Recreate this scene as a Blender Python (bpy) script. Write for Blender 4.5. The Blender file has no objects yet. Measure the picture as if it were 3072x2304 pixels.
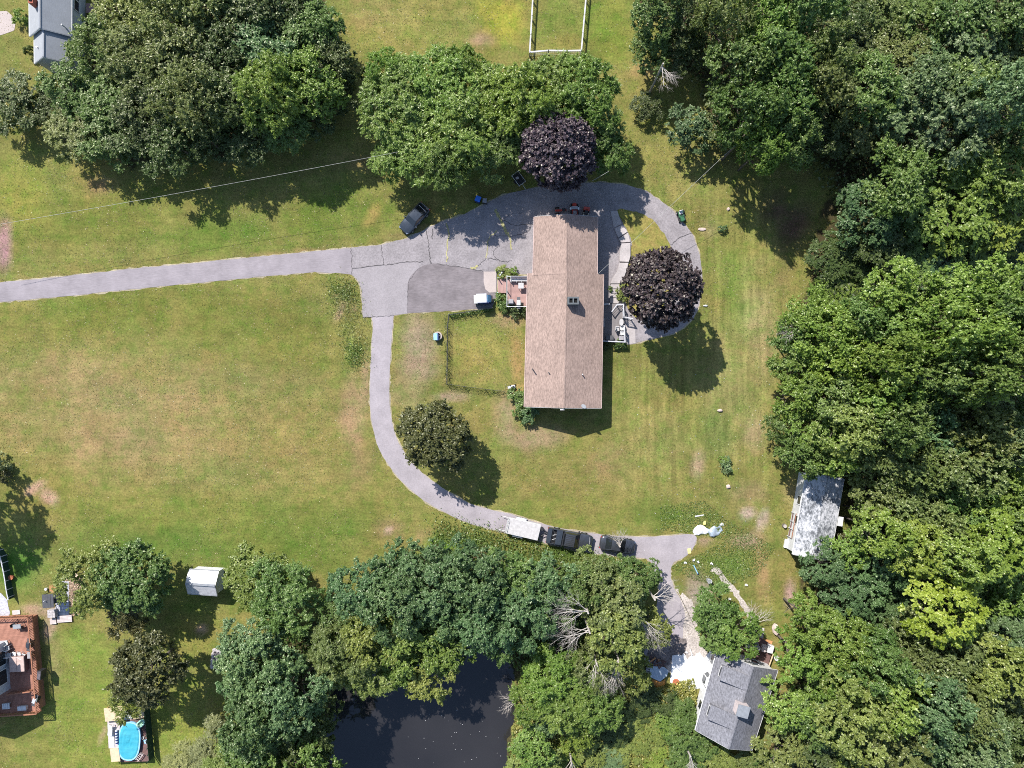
import bpy, bmesh, math, random
import numpy as np
from mathutils import Vector, Matrix

scene = bpy.context.scene
COL = scene.collection
R = math.radians
CAM_H = 90.0          # drone height, metres
S = 23.5              # photograph pixels per metre on the ground


def at(px, py, z=0.0):
    """Ground-plan position of a point at height z that the photograph shows at (px, py)."""
    k = (CAM_H - z) / CAM_H
    return ((px - 1536) / S * k, (1152 - py) / S * k)


# ------------------------------------------------------------------ camera, sky, sun, exposure
cam_d = bpy.data.cameras.new('camera')
cam_d.sensor_width = 36.0
cam_d.lens = 36.0 * CAM_H / (3072 / S)
cam_d.clip_end = 9000
cam_d.clip_start = 1
cam = bpy.data.objects.new('camera', cam_d)
COL.objects.link(cam)
cam.location = (0, 0, CAM_H)
cam.rotation_euler = (0, 0, 0)
scene.camera = cam

SUN_EL = 45.0
SHADOW = Vector((0.55, -0.835, 0)).normalized()      # direction shadows fall on the ground
world = bpy.data.worlds.new('World')
scene.world = world
world.use_nodes = True
wn = world.node_tree
bg = wn.nodes['Background']
sky = wn.nodes.new('ShaderNodeTexSky')
sky.sky_type = 'NISHITA'
sky.sun_disc = False
sky.sun_elevation = R(SUN_EL)
sky.sun_rotation = math.atan2(-SHADOW.x, -SHADOW.y)
sky.air_density = 1.0
sky.dust_density = 0.6
wn.links.new(sky.outputs[0], bg.inputs[0])
bg.inputs[1].default_value = 0.125

sun_d = bpy.data.lights.new('sun', 'SUN')
sun_d.energy = 5.0
sun_d.angle = R(0.5)
sun_d.color = (1.0, 0.955, 0.90)
sun = bpy.data.objects.new('sun', sun_d)
COL.objects.link(sun)
ld = SHADOW * math.cos(R(SUN_EL)) + Vector((0, 0, -math.sin(R(SUN_EL))))
sun.rotation_euler = ld.to_track_quat('-Z', 'Y').to_euler()
sun.location = (-60, 80, 120)

scene.view_settings.view_transform = 'Standard'
scene.view_settings.look = 'None'
scene.view_settings.exposure = 0.95
scene.view_settings.gamma = 1.0
scene.view_settings.use_curve_mapping = False
scene.render.engine = 'CYCLES'
scene.cycles.max_bounces = 5
scene.cycles.diffuse_bounces = 3
scene.cycles.glossy_bounces = 2
scene.cycles.transmission_bounces = 3
scene.cycles.transparent_max_bounces = 6
scene.cycles.use_denoising = False
scene.cycles.filter_width = 1.0
scene.cycles.caustics_reflective = False
scene.cycles.caustics_refractive = False

# ------------------------------------------------------------------ materials


class NT:
    def __init__(self, name):
        self.m = bpy.data.materials.new(name)
        self.m.use_nodes = True
        self.t = self.m.node_tree
        self.b = self.t.nodes['Principled BSDF']
        self.out = self.t.nodes['Material Output']
        self.tc = None

    def n(self, kind, **kw):
        x = self.t.nodes.new(kind)
        for k, v in kw.items():
            if k in x.inputs.keys():
                x.inputs[k].default_value = v
            else:
                setattr(x, k, v)
        return x

    def l(self, a, b):
        self.t.links.new(a, b)

    def coord(self, scale=(1, 1, 1), rot=0.0, out='Object'):
        if self.tc is None:
            self.tc = self.n('ShaderNodeTexCoord')
        mp = self.n('ShaderNodeMapping')
        mp.inputs['Scale'].default_value = scale
        mp.inputs['Rotation'].default_value = (0, 0, rot)
        self.l(self.tc.outputs[out], mp.inputs['Vector'])
        return mp.outputs['Vector']

    def noise(self, scale, detail=4, rough=0.6, vec=None):
        x = self.n('ShaderNodeTexNoise')
        x.inputs['Scale'].default_value = scale
        x.inputs['Detail'].default_value = detail
        x.inputs['Roughness'].default_value = rough
        self.l(vec if vec is not None else self.coord(), x.inputs['Vector'])
        return x.outputs['Fac']

    def ramp(self, fac, stops):
        x = self.n('ShaderNodeValToRGB')
        cr = x.color_ramp
        while len(cr.elements) < len(stops):
            cr.elements.new(0.5)
        for e, (p, c) in zip(cr.elements, stops):
            e.position = p
            e.color = (*c, 1) if len(c) == 3 else c
        self.l(fac, x.inputs['Fac'])
        return x.outputs['Color']

    def mix(self, fac, a, b, mode='MIX'):
        x = self.n('ShaderNodeMix', data_type='RGBA', blend_type=mode)
        for sock, v in ((x.inputs[0], fac), (x.inputs[6], a), (x.inputs[7], b)):
            if hasattr(v, 'is_linked'):
                self.l(v, sock)
            elif isinstance(v, (int, float)):
                sock.default_value = v
            else:
                sock.default_value = (*v, 1)
        return x.outputs[2]

    def mth(self, op, a, b=0.0):
        x = self.n('ShaderNodeMath', operation=op)
        for sock, v in ((x.inputs[0], a), (x.inputs[1], b)):
            if hasattr(v, 'is_linked'):
                self.l(v, sock)
            else:
                sock.default_value = v
        return x.outputs[0]

    def rng(self, v, a, b, c, d):
        x = self.n('ShaderNodeMapRange')
        self.l(v, x.inputs[0])
        for i, q in enumerate((a, b, c, d)):
            x.inputs[i + 1].default_value = q
        return x.outputs[0]

    def bump(self, h, strength=0.5, dist=0.05):
        x = self.n('ShaderNodeBump')
        x.inputs['Strength'].default_value = strength
        x.inputs['Distance'].default_value = dist
        self.l(h, x.inputs['Height'])
        self.l(x.outputs['Normal'], self.b.inputs['Normal'])

    def base(self, c):
        if hasattr(c, 'is_linked'):
            self.l(c, self.b.inputs['Base Color'])
        else:
            self.b.inputs['Base Color'].default_value = (*c, 1)

    def rs(self, rough=0.8, spec=0.3, metal=0.0):
        self.b.inputs['Roughness'].default_value = rough
        self.b.inputs['Specular IOR Level'].default_value = spec
        self.b.inputs['Metallic'].default_value = metal


M = {}


def plain(name, c, rough=0.7, spec=0.3, metal=0.0, var=0.18, scale=3.0):
    """A surface of one colour with some wear and grain."""
    t = NT(name)
    f = t.noise(scale, 5, 0.65)
    lo = tuple(x * (1 - var) for x in c)
    hi = tuple(min(1, x * (1 + var)) for x in c)
    t.base(t.ramp(f, [(0.3, lo), (0.7, hi)]))
    t.rs(rough, spec, metal)
    M[name] = t.m
    return t.m


def speckle(name, c, grain=9.0, amp=0.35, stretch=(1, 1, 1), rot=0.0, patch=0.2, rough=0.9, bump=0.0):
    """Coarse grainy surface: fine stretched grain over broad patches."""
    t = NT(name)
    f = t.noise(grain, 4, 0.7, t.coord(stretch, rot))
    g = t.noise(0.5, 3, 0.6)
    k = t.mth('MULTIPLY', t.rng(f, 0.3, 0.7, 1 - amp, 1 + amp), t.rng(g, 0.3, 0.7, 1 - patch, 1 + patch))
    t.base(t.mix(1.0, c, k, 'MULTIPLY'))
    t.rs(rough, 0.2)
    if bump:
        t.bump(f, bump, 0.03)
    M[name] = t.m
    return t.m


for nm, c, ro, sp, me in [
    ('white_paint', (.5, .5, .5), .5, .4, 0), ('white_vinyl', (.4, .4, .42), .4, .4, 0), ('grey_siding', (.42, .44, .45), .7, .3, 0),
    ('pale_siding', (.36, .38, .41), .6, .3, 0), ('black_paint', (.03, .033, .04), .2, .8, 0), ('slate_paint', (.045, .055, .07), .22, .6, .4),
    ('black_plastic', (.02, .02, .022), .5, .4, 0), ('rubber', (.018, .018, .018), .85, .2, 0), ('grey_metal', (.32, .33, .34), .45, .5, .5),
    ('light_metal', (.6, .6, .6), .4, .5, .5), ('steel_dark', (.09, .09, .095), .5, .5, .5), ('red_paint', (.42, .045, .025), .4, .5, 0),
    ('orange_paint', (.55, .16, .04), .5, .4, 0), ('blue_plastic', (.02, .14, .55), .4, .5, 0), ('light_blue', (.22, .42, .6), .4, .4, 0),
    ('navy', (.015, .03, .11), .4, .5, 0), ('green_paint', (.03, .11, .05), .4, .4, 0), ('pale_green', (.3, .52, .4), .4, .4, 0),
    ('grey_fabric', (.25, .24, .25), .8, .2, 0), ('pale_fabric', (.36, .35, .35), .8, .2, 0), ('tan_board', (.46, .36, .24), .7, .3, 0),
    ('tub_cover', (.40, .30, .27), .6, .3, 0), ('brick_red', (.28, .09, .06), .9, .2, 0), ('block_grey', (.09, .1, .105), .9, .2, 0),
    ('orange_tarp', (.5, .22, .05), .6, .3, 0), ('yellow_board', (.66, .6, .2), .7, .3, 0), ('terracotta', (.36, .12, .06), .8, .2, 0),
    ('dark_hole', (.01, .01, .01), .9, .1, 0), ('white_dirty', (.42, .42, .41), .7, .3, 0), ('grey_sheet', (.3, .35, .4), .45, .5, .3),
    ('pink_white', (.42, .36, .35), .7, .3, 0), ('wire_grey', (.3, .3, .28), .6, .3, 0), ('dark_green_mesh', (.02, .045, .03), .8, .2, 0),
]:
    plain(nm, c, ro, sp, me)

t = NT('car_glass'); t.base((.012, .014, .017)); t.rs(.06, .8); M['car_glass'] = t.m
t = NT('window_glass'); t.base((.02, .024, .028)); t.rs(.05, .7); M['window_glass'] = t.m
t = NT('chrome'); t.base((.7, .7, .7)); t.rs(.15, .6, 1); M['chrome'] = t.m
t = NT('tail_glass'); t.base((.3, .02, .015)); t.rs(.2, .6); M['tail_glass'] = t.m

speckle('roof_brown', (.235, .172, .145), 5.0, .4, (1.7, .5, 1), 0, .10, bump=.4)
speckle('roof_slate', (.14, .14, .155), 5.0, .5, (1.6, .6, 1), R(-15), .10, bump=.4)
speckle('roof_grey', (.23, .24, .255), 6.0, .10, (1.6, .5, 1), 0, .07)
speckle('concrete', (.33, .30, .295), 5.0, .14, (1, 1, 1), 0, .14, bump=.2)
speckle('pale_concrete', (.34, .29, .27), 5.0, .06, (1, 1, 1), 0, .06)
speckle('asphalt_long', (.215, .193, .205), 5.0, .13, (.3, 1.6, 1), R(7), .13, bump=.2)
speckle('asphalt_old', (.205, .187, .193), 4.5, .26, (1, 1, 1), 0, .17, bump=.25)
speckle('asphalt_apron', (.222, .203, .21), 5.0, .15, (1, 1, 1), 0, .08, bump=.2)
speckle('asphalt_dark', (.15, .132, .137), 4.0, .18, (.4, 1.4, 1), 0, .2, bump=.2)
speckle('asphalt_new', (.25, .226, .238), 5.0, .13, (1, 1, 1), 0, .12, bump=.15)
speckle('sand_edge', (.27, .235, .16), 6.0, .3, (1, 1, 1), 0, .25)
speckle('gravel', (.36, .32, .29), 5.0, .45, (1, 1, 1), 0, .2, bump=.5)
speckle('gravel_dark', (.14, .12, .115), 4.0, .5, (1, 1, 1), 0, .35, bump=.5)
speckle('stone', (.36, .33, .33), 6.0, .35, (1, 1, 1), 0, .2, bump=.5)
speckle('boulder_stone', (.42, .34, .30), 3.0, .3, (1, 1, 1), 0, .2, bump=.5)
speckle('ash', (.09, .08, .09), 5.0, .8, (1, 1, 1), 0, .3, bump=.8)
speckle('bark', (.1, .085, .07), 8.0, .4, (1, 1, .3), 0, .2, bump=.5)
speckle('dead_wood', (.34, .31, .28), 8.0, .3, (1, 1, .3), 0, .2)
speckle('lumber', (.42, .22, .1), 8.0, .3, (1, 1, 1), 0, .3)
speckle('deck_wood', (.26, .128, .092), 6.0, .25, (.25, 2.5, 1), R(84), .25)
speckle('deck_wood_pink', (.30, .19, .17), 6.0, .14, (2.5, .3, 1), 0, .12)
speckle('deck_brown', (.11, .065, .06), 4.0, .25, (1, 1, 1), 0, .25)
speckle('rail_wood', (.25, .115, .07), 6.0, .25, (1, 1, 1), 0, .25)
speckle('porch_grey', (.17, .155, .155), 5.0, .12, (2.5, .4, 1), 0, .12)
speckle('pavers', (.34, .34, .38), 4.5, .3, (1, 1, 1), 0, .15, bump=.4)
speckle('chips', (.52, .42, .3), 6.0, .5, (1, 1, 1), 0, .2, bump=.6)
speckle('crack_dark', (.06, .056, .058), 6.0, .35)
speckle('crack_weed', (.27, .25, .12), 6.0, .4)

# weathered white roof of the shed: white coating flaking to grey, moss toward one corner
t = NT('roof_weathered')
v = t.coord((1.4, .8, 1), R(9))
f = t.noise(2.6, 6, .75, v)
g = t.noise(.35, 3, .5)
k = t.mth('ADD', f, t.rng(g, .35, .65, -.08, .08))
t.base(t.ramp(k, [(.38, (.08, .085, .095)), (.48, (.24, .25, .265)), (.57, (.40, .40, .42)), (.75, (.47, .47, .49))]))
t.rs(.7, .3)
t.bump(f, .3, .03)
M['roof_weathered'] = t.m

# white tarpaulin, creased
t = NT('tarp_white')
f = t.noise(1.6, 5, .6, t.coord((1.6, .7, 1)))
t.base(t.ramp(f, [(.3, (.52, .53, .55)), (.6, (.66, .66, .66))]))
t.rs(.5, .4)
t.bump(f, .6, .12)
M['tarp_white'] = t.m

t = NT('pool_cover')
f = t.noise(1.1, 4, .5, t.coord((.5, 1.6, 1)))
t.base(t.ramp(f, [(.3, (.03, .25, .34)), (.7, (.06, .31, .38))]))
t.rs(.25, .5)
t.bump(f, .8, .1)
M['pool_cover'] = t.m

t = NT('pond_water')
t.base(t.ramp(t.noise(.12, 3, .5), [(.35, (.016, .0155, .017)), (.65, (.022, .021, .022))]))
t.rs(.04, .5)
t.bump(t.noise(1.5, 3, .5), .04, .02)
M['pond_water'] = t.m

# foliage: one leaf material, tree colour from the object, leaf-to-leaf variation from the mesh


def leaf_material(name, gloss=0.05, trans=0.28):
    t = NT(name)
    t.t.nodes.remove(t.b)
    oi = t.n('ShaderNodeObjectInfo')
    tint = t.n('ShaderNodeAttribute', attribute_name='tint')
    fac = tint.outputs['Fac']
    hsv = t.n('ShaderNodeHueSaturation')
    t.l(oi.outputs['Color'], hsv.inputs['Color'])
    t.l(t.rng(fac, 0, 1, .512, .472), hsv.inputs['Hue'])
    t.l(t.rng(fac, 0, 1, .6, 1.75), hsv.inputs['Value'])
    t.l(t.rng(fac, 0, 1, 1.05, .9), hsv.inputs['Saturation'])
    c = hsv.outputs['Color']
    df = t.n('ShaderNodeBsdfDiffuse')
    t.l(c, df.inputs['Color'])
    tr = t.n('ShaderNodeBsdfTranslucent')
    t.l(t.mix(1.0, c, (1.1, 1.25, .6), 'MULTIPLY'), tr.inputs['Color'])
    m1 = t.n('ShaderNodeMixShader')
    m1.inputs[0].default_value = trans
    t.l(df.outputs[0], m1.inputs[1])
    t.l(tr.outputs[0], m1.inputs[2])
    gl = t.n('ShaderNodeBsdfGlossy')
    gl.inputs['Roughness'].default_value = .42
    gl.inputs['Color'].default_value = (1, 1, .85, 1)
    m2 = t.n('ShaderNodeMixShader')
    m2.inputs[0].default_value = gloss
    t.l(m1.outputs[0], m2.inputs[1])
    t.l(gl.outputs[0], m2.inputs[2])
    t.l(m2.outputs[0], t.out.inputs['Surface'])
    M[name] = t.m


leaf_material('leaf', .03, .40)
leaf_material('leaf_purple', .035, .06)

# ground: albedo of the turf painted per vertex in broad patches, grain and blades from noise
t = NT('turf')
av = t.n('ShaderNodeVertexColor', layer_name='cover')
cov = av.outputs['Color']
bare = av.outputs['Alpha']                       # 1 = mown in vertical swaths
fine = t.noise(4.2, 6, .8)
mid = t.noise(.9, 6, .78)
big = t.noise(.16, 4, .62)
vst = t.noise(1.0, 3, .6, t.coord((1.35, .12, 1)))
hst = t.noise(1.0, 3, .6, t.coord((.13, 1.35, 1), R(-7)))
k = t.mth('MULTIPLY', t.rng(fine, .3, .7, .5, 1.5), t.rng(mid, .3, .7, .8, 1.2))
c = t.mix(1.0, cov, k, 'MULTIPLY')
# drier and greener drifts of a few metres
dry = t.rng(big, .42, .68, 0, .5)
c = t.mix(dry, c, t.mix(1.0, c, (1.32, 1.05, 1.15), 'MULTIPLY'))
lush = t.rng(big, .42, .26, 0, .6)
c = t.mix(lush, c, t.mix(1.0, c, (.72, .95, .7), 'MULTIPLY'))
hue = t.noise(.55, 5, .72)
c = t.mix(t.rng(hue, .47, .62, 0, .8), c, t.mix(1.0, c, (1.2, 1.07, 1.22), 'MULTIPLY'))
c = t.mix(t.rng(hue, .5, .34, 0, .8), c, t.mix(1.0, c, (.70, .94, .66), 'MULTIPLY'))
pat = t.noise(.27, 6, .75, t.coord((1, 1.6, 1)))
c = t.mix(t.rng(pat, .54, .68, 0, .75), c, t.mix(1.0, c, (1.2, 1.04, 1.22), 'MULTIPLY'))
vs = t.mth('MULTIPLY', bare, t.rng(vst, .35, .65, -.2, .2))
hs = t.mth('MULTIPLY', t.mth('SUBTRACT', 1.0, bare), t.rng(hst, .35, .65, -.08, .08))
c = t.mix(1.0, c, t.mth('ADD', 1.0, t.mth('ADD', vs, hs)), 'MULTIPLY')
t.base(c)
t.rs(.95, .1)
t.bump(fine, .55, .05)
M['turf'] = t.m

# ------------------------------------------------------------------ mesh helpers


class MB:
    """Collects boxes, tubes and slabs; build() links them as one mesh object."""

    def __init__(self, org=(0, 0, 0)):
        self.v, self.f, self.o = [], [], org

    def add(self, vs, fs):
        b = len(self.v)
        self.v += [tuple(p[i] - self.o[i] for i in range(3)) for p in vs]
        self.f += [[b + i for i in q] for q in fs]
        return self

    def box(self, cx, cy, cz, sx, sy, sz, rz=0.0, taper=1.0):
        c, s = math.cos(rz), math.sin(rz)
        vs = []
        for z, k in ((-sz / 2, 1), (sz / 2, taper)):
            for x, y in ((-1, -1), (1, -1), (1, 1), (-1, 1)):
                X, Y = x * sx / 2 * k, y * sy / 2 * k
                vs.append((cx + X * c - Y * s, cy + X * s + Y * c, cz + z))
        return self.add(vs, [(3, 2, 1, 0), (4, 5, 6, 7), (0, 1, 5, 4), (1, 2, 6, 5), (2, 3, 7, 6), (3, 0, 4, 7)])

    def prism(self, poly, z0, z1):
        n = len(poly)
        z1s = z1 if isinstance(z1, (list, tuple)) else [z1] * n
        vs = [(x, y, z0) for x, y in poly] + [(x, y, z) for (x, y), z in zip(poly, z1s)]
        return self.add(vs, [tuple(range(n))[::-1], tuple(range(n, 2 * n))] + [(i, (i + 1) % n, n + (i + 1) % n, n + i) for i in range(n)])

    def slab(self, top, th):
        """Solid under a 3-D polygon."""
        n = len(top)
        vs = list(top) + [(x, y, z - th) for x, y, z in top]
        return self.add(vs, [tuple(range(n)), tuple(range(n, 2 * n))[::-1]] + [(i, n + i, n + (i + 1) % n, (i + 1) % n) for i in range(n)])

    def tube(self, p0, p1, r0, r1=None, n=6):
        p0, p1 = Vector(p0), Vector(p1)
        r1 = r0 if r1 is None else r1
        d = (p1 - p0)
        if d.length < 1e-6:
            return self
        d.normalize()
        a = d.cross(Vector((0, 0, 1)) if abs(d.z) < .95 else Vector((1, 0, 0))).normalized()
        b = d.cross(a)
        vs = []
        for p, r in ((p0, r0), (p1, r1)):
            for i in range(n):
                w = 2 * math.pi * i / n
                vs.append(tuple(p + a * (math.cos(w) * r) + b * (math.sin(w) * r)))
        return self.add(vs, [tuple(range(n)), tuple(range(n, 2 * n))[::-1]] + [(i, n + i, n + (i + 1) % n, (i + 1) % n) for i in range(n)])

    def cyl(self, cx, cy, z0, z1, r, n=14, r1=None):
        return self.tube((cx, cy, z0), (cx, cy, z1), r, r1, n)

    def ring(self, cx, cy, z0, z1, ri, ro, n=20):
        vs, fs = [], []
        for i in range(n):
            w = 2 * math.pi * i / n
            c, s = math.cos(w), math.sin(w)
            vs += [(cx + ro * c, cy + ro * s, z0), (cx + ro * c, cy + ro * s, z1), (cx + ri * c, cy + ri * s, z1), (cx + ri * c, cy + ri * s, z0)]
        for i in range(n):
            a, b = 4 * i, 4 * ((i + 1) % n)
            for j in range(4):
                k = (j + 1) % 4
                fs.append((a + j, b + j, b + k, a + k))
        return self.add(vs, fs)

    def build(self, name, mat, parent=None, smooth=False, bevel=0.0):
        me = bpy.data.meshes.new(name)
        me.from_pydata(self.v, [], self.f)
        bm = bmesh.new()
        bm.from_mesh(me)
        bmesh.ops.recalc_face_normals(bm, faces=bm.faces)
        if bevel:
            bmesh.ops.bevel(bm, geom=list(bm.edges), offset=bevel, segments=2, affect='EDGES', clamp_overlap=True)
        bm.to_mesh(me)
        bm.free()
        if smooth:
            for p in me.polygons:
                p.use_smooth = True
        me.materials.append(M[mat] if isinstance(mat, str) else mat)
        return link(name, me, parent)


def link(name, me, parent=None):
    o = bpy.data.objects.new(name, me)
    COL.objects.link(o)
    if parent is not None:
        o.parent = parent
    return o


def tag(o, label=None, cat=None, group=None, kind=None):
    if label:
        o['label'] = label
    if cat:
        o['category'] = cat
    if group:
        o['group'] = group
    if kind:
        o['kind'] = kind
    return o


def thing(name, label, cat, loc=(0, 0, 0), rz=0.0, group=None):
    e = bpy.data.objects.new(name, None)
    e.empty_display_size = .3
    COL.objects.link(e)
    e.location = loc if len(loc) == 3 else (*loc, 0)
    e.rotation_euler = (0, 0, rz)
    return tag(e, label, cat, group)


def copy_tree(o, parent=None):
    c = o.copy()
    COL.objects.link(c)
    c.parent = parent
    for ch in list(o.children):
        copy_tree(ch, c)
    return c


def smooth_poly(pts, n=4, closed=False):
    P = [Vector(p) for p in pts]
    out = []
    m = len(P)
    rng_ = range(m if closed else m - 1)
    for i in rng_:
        p0 = P[(i - 1) % m] if closed or i > 0 else P[i]
        p1, p2 = P[i], P[(i + 1) % m]
        p3 = P[(i + 2) % m] if closed or i + 2 < m else p2
        for k in range(n):
            u = k / n
            out.append(.5 * ((2 * p1) + (p2 - p0) * u + (2 * p0 - 5 * p1 + 4 * p2 - p3) * u * u + (3 * p1 - p0 - 3 * p2 + p3) * u ** 3))
    if not closed:
        out.append(P[-1])
    return [tuple(p) for p in out]


def fill(name, poly, z, mat, parent=None, kind='structure', jitter=0.0, seed=1):
    """A flat sheet with the given ground outline."""
    rn = random.Random(seed)
    bm = bmesh.new()
    vs = [bm.verts.new((x + rn.uniform(-jitter, jitter), y + rn.uniform(-jitter, jitter), z)) for x, y in poly]
    f = bm.faces.new(vs)
    f.normal_update()
    if f.normal.z < 0:
        f.normal_flip()
    bmesh.ops.triangulate(bm, faces=[f])
    me = bpy.data.meshes.new(name)
    bm.to_mesh(me)
    bm.free()
    me.materials.append(M[mat])
    o = link(name, me, parent)
    if kind:
        o['kind'] = kind
    return o


def G(*pts):
    return [at(*p) for p in pts]


def dens(poly, step=.5):
    out = []
    n = len(poly)
    for i in range(n):
        a, b = Vector(poly[i]), Vector(poly[(i + 1) % n])
        k = max(1, int((b - a).length / step))
        out += [tuple(a.lerp(b, j / k)) for j in range(k)]
    return out


def offset_poly(poly, d):
    n = len(poly)
    area = sum(poly[i][0] * poly[(i + 1) % n][1] - poly[(i + 1) % n][0] * poly[i][1] for i in range(n))
    sg = 1 if area > 0 else -1
    out = []
    for i in range(n):
        a, b, c = Vector(poly[i - 1]), Vector(poly[i]), Vector(poly[(i + 1) % n])
        t1 = (c - a)
        if t1.length < 1e-6:
            out.append(poly[i])
            continue
        t1.normalize()
        out.append((b.x + t1.y * d * sg, b.y - t1.x * d * sg))
    return out


def inside(poly, X, Y):
    """Vectorised point-in-polygon."""
    r = np.zeros(X.shape, bool)
    n = len(poly)
    for i in range(n):
        x0, y0 = poly[i]
        x1, y1 = poly[(i + 1) % n]
        if y0 == y1:
            continue
        c = ((y0 > Y) != (y1 > Y)) & (X < (x1 - x0) * (Y - y0) / (y1 - y0) + x0)
        r ^= c
    return r


def quads_mesh(name, P, T, B, tint, mat):
    """Many diamond-shaped leaves: centre P, half length T, half width B, each slightly folded."""
    n = len(P)
    v = np.empty((n, 4, 3), np.float32)
    v[:, 0] = P - T
    v[:, 1] = P + B - T * .1
    v[:, 2] = P + T
    v[:, 3] = P - B - T * .1
    me = bpy.data.meshes.new(name)
    me.vertices.add(4 * n)
    me.vertices.foreach_set('co', v.ravel())
    me.loops.add(4 * n)
    me.loops.foreach_set('vertex_index', np.arange(4 * n, dtype=np.int32))
    me.polygons.add(n)
    me.polygons.foreach_set('loop_start', np.arange(0, 4 * n, 4, dtype=np.int32))
    me.polygons.foreach_set('loop_total', np.full(n, 4, np.int32))
    a = me.attributes.new('tint', 'FLOAT', 'FACE')
    a.data.foreach_set('value', np.clip(tint, 0, 1).astype(np.float32))
    me.update(calc_edges=True)
    me.materials.append(M[mat] if isinstance(mat, str) else mat)
    return me

# ------------------------------------------------------------------ ground


def ph(r, g, b, gain=2.2, bl=1.22):
    f = lambda u: ((u / 255 + .055) / 1.055) ** 2.4 if u > 10 else u / 255 / 12.92
    return (f(r) / gain, f(g) / gain, f(b) / gain * bl)


POND = smooth_poly([at(*p) for p in [(1010, 2060), (1080, 2010), (1200, 1990), (1330, 1950), (1400, 1925), (1480, 1940), (1532, 1985),
                                     (1530, 2080), (1537, 2160), (1517, 2230), (1512, 2330), (1500, 2430), (1300, 2470), (1050, 2430), (985, 2250)]], 4, True)

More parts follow.
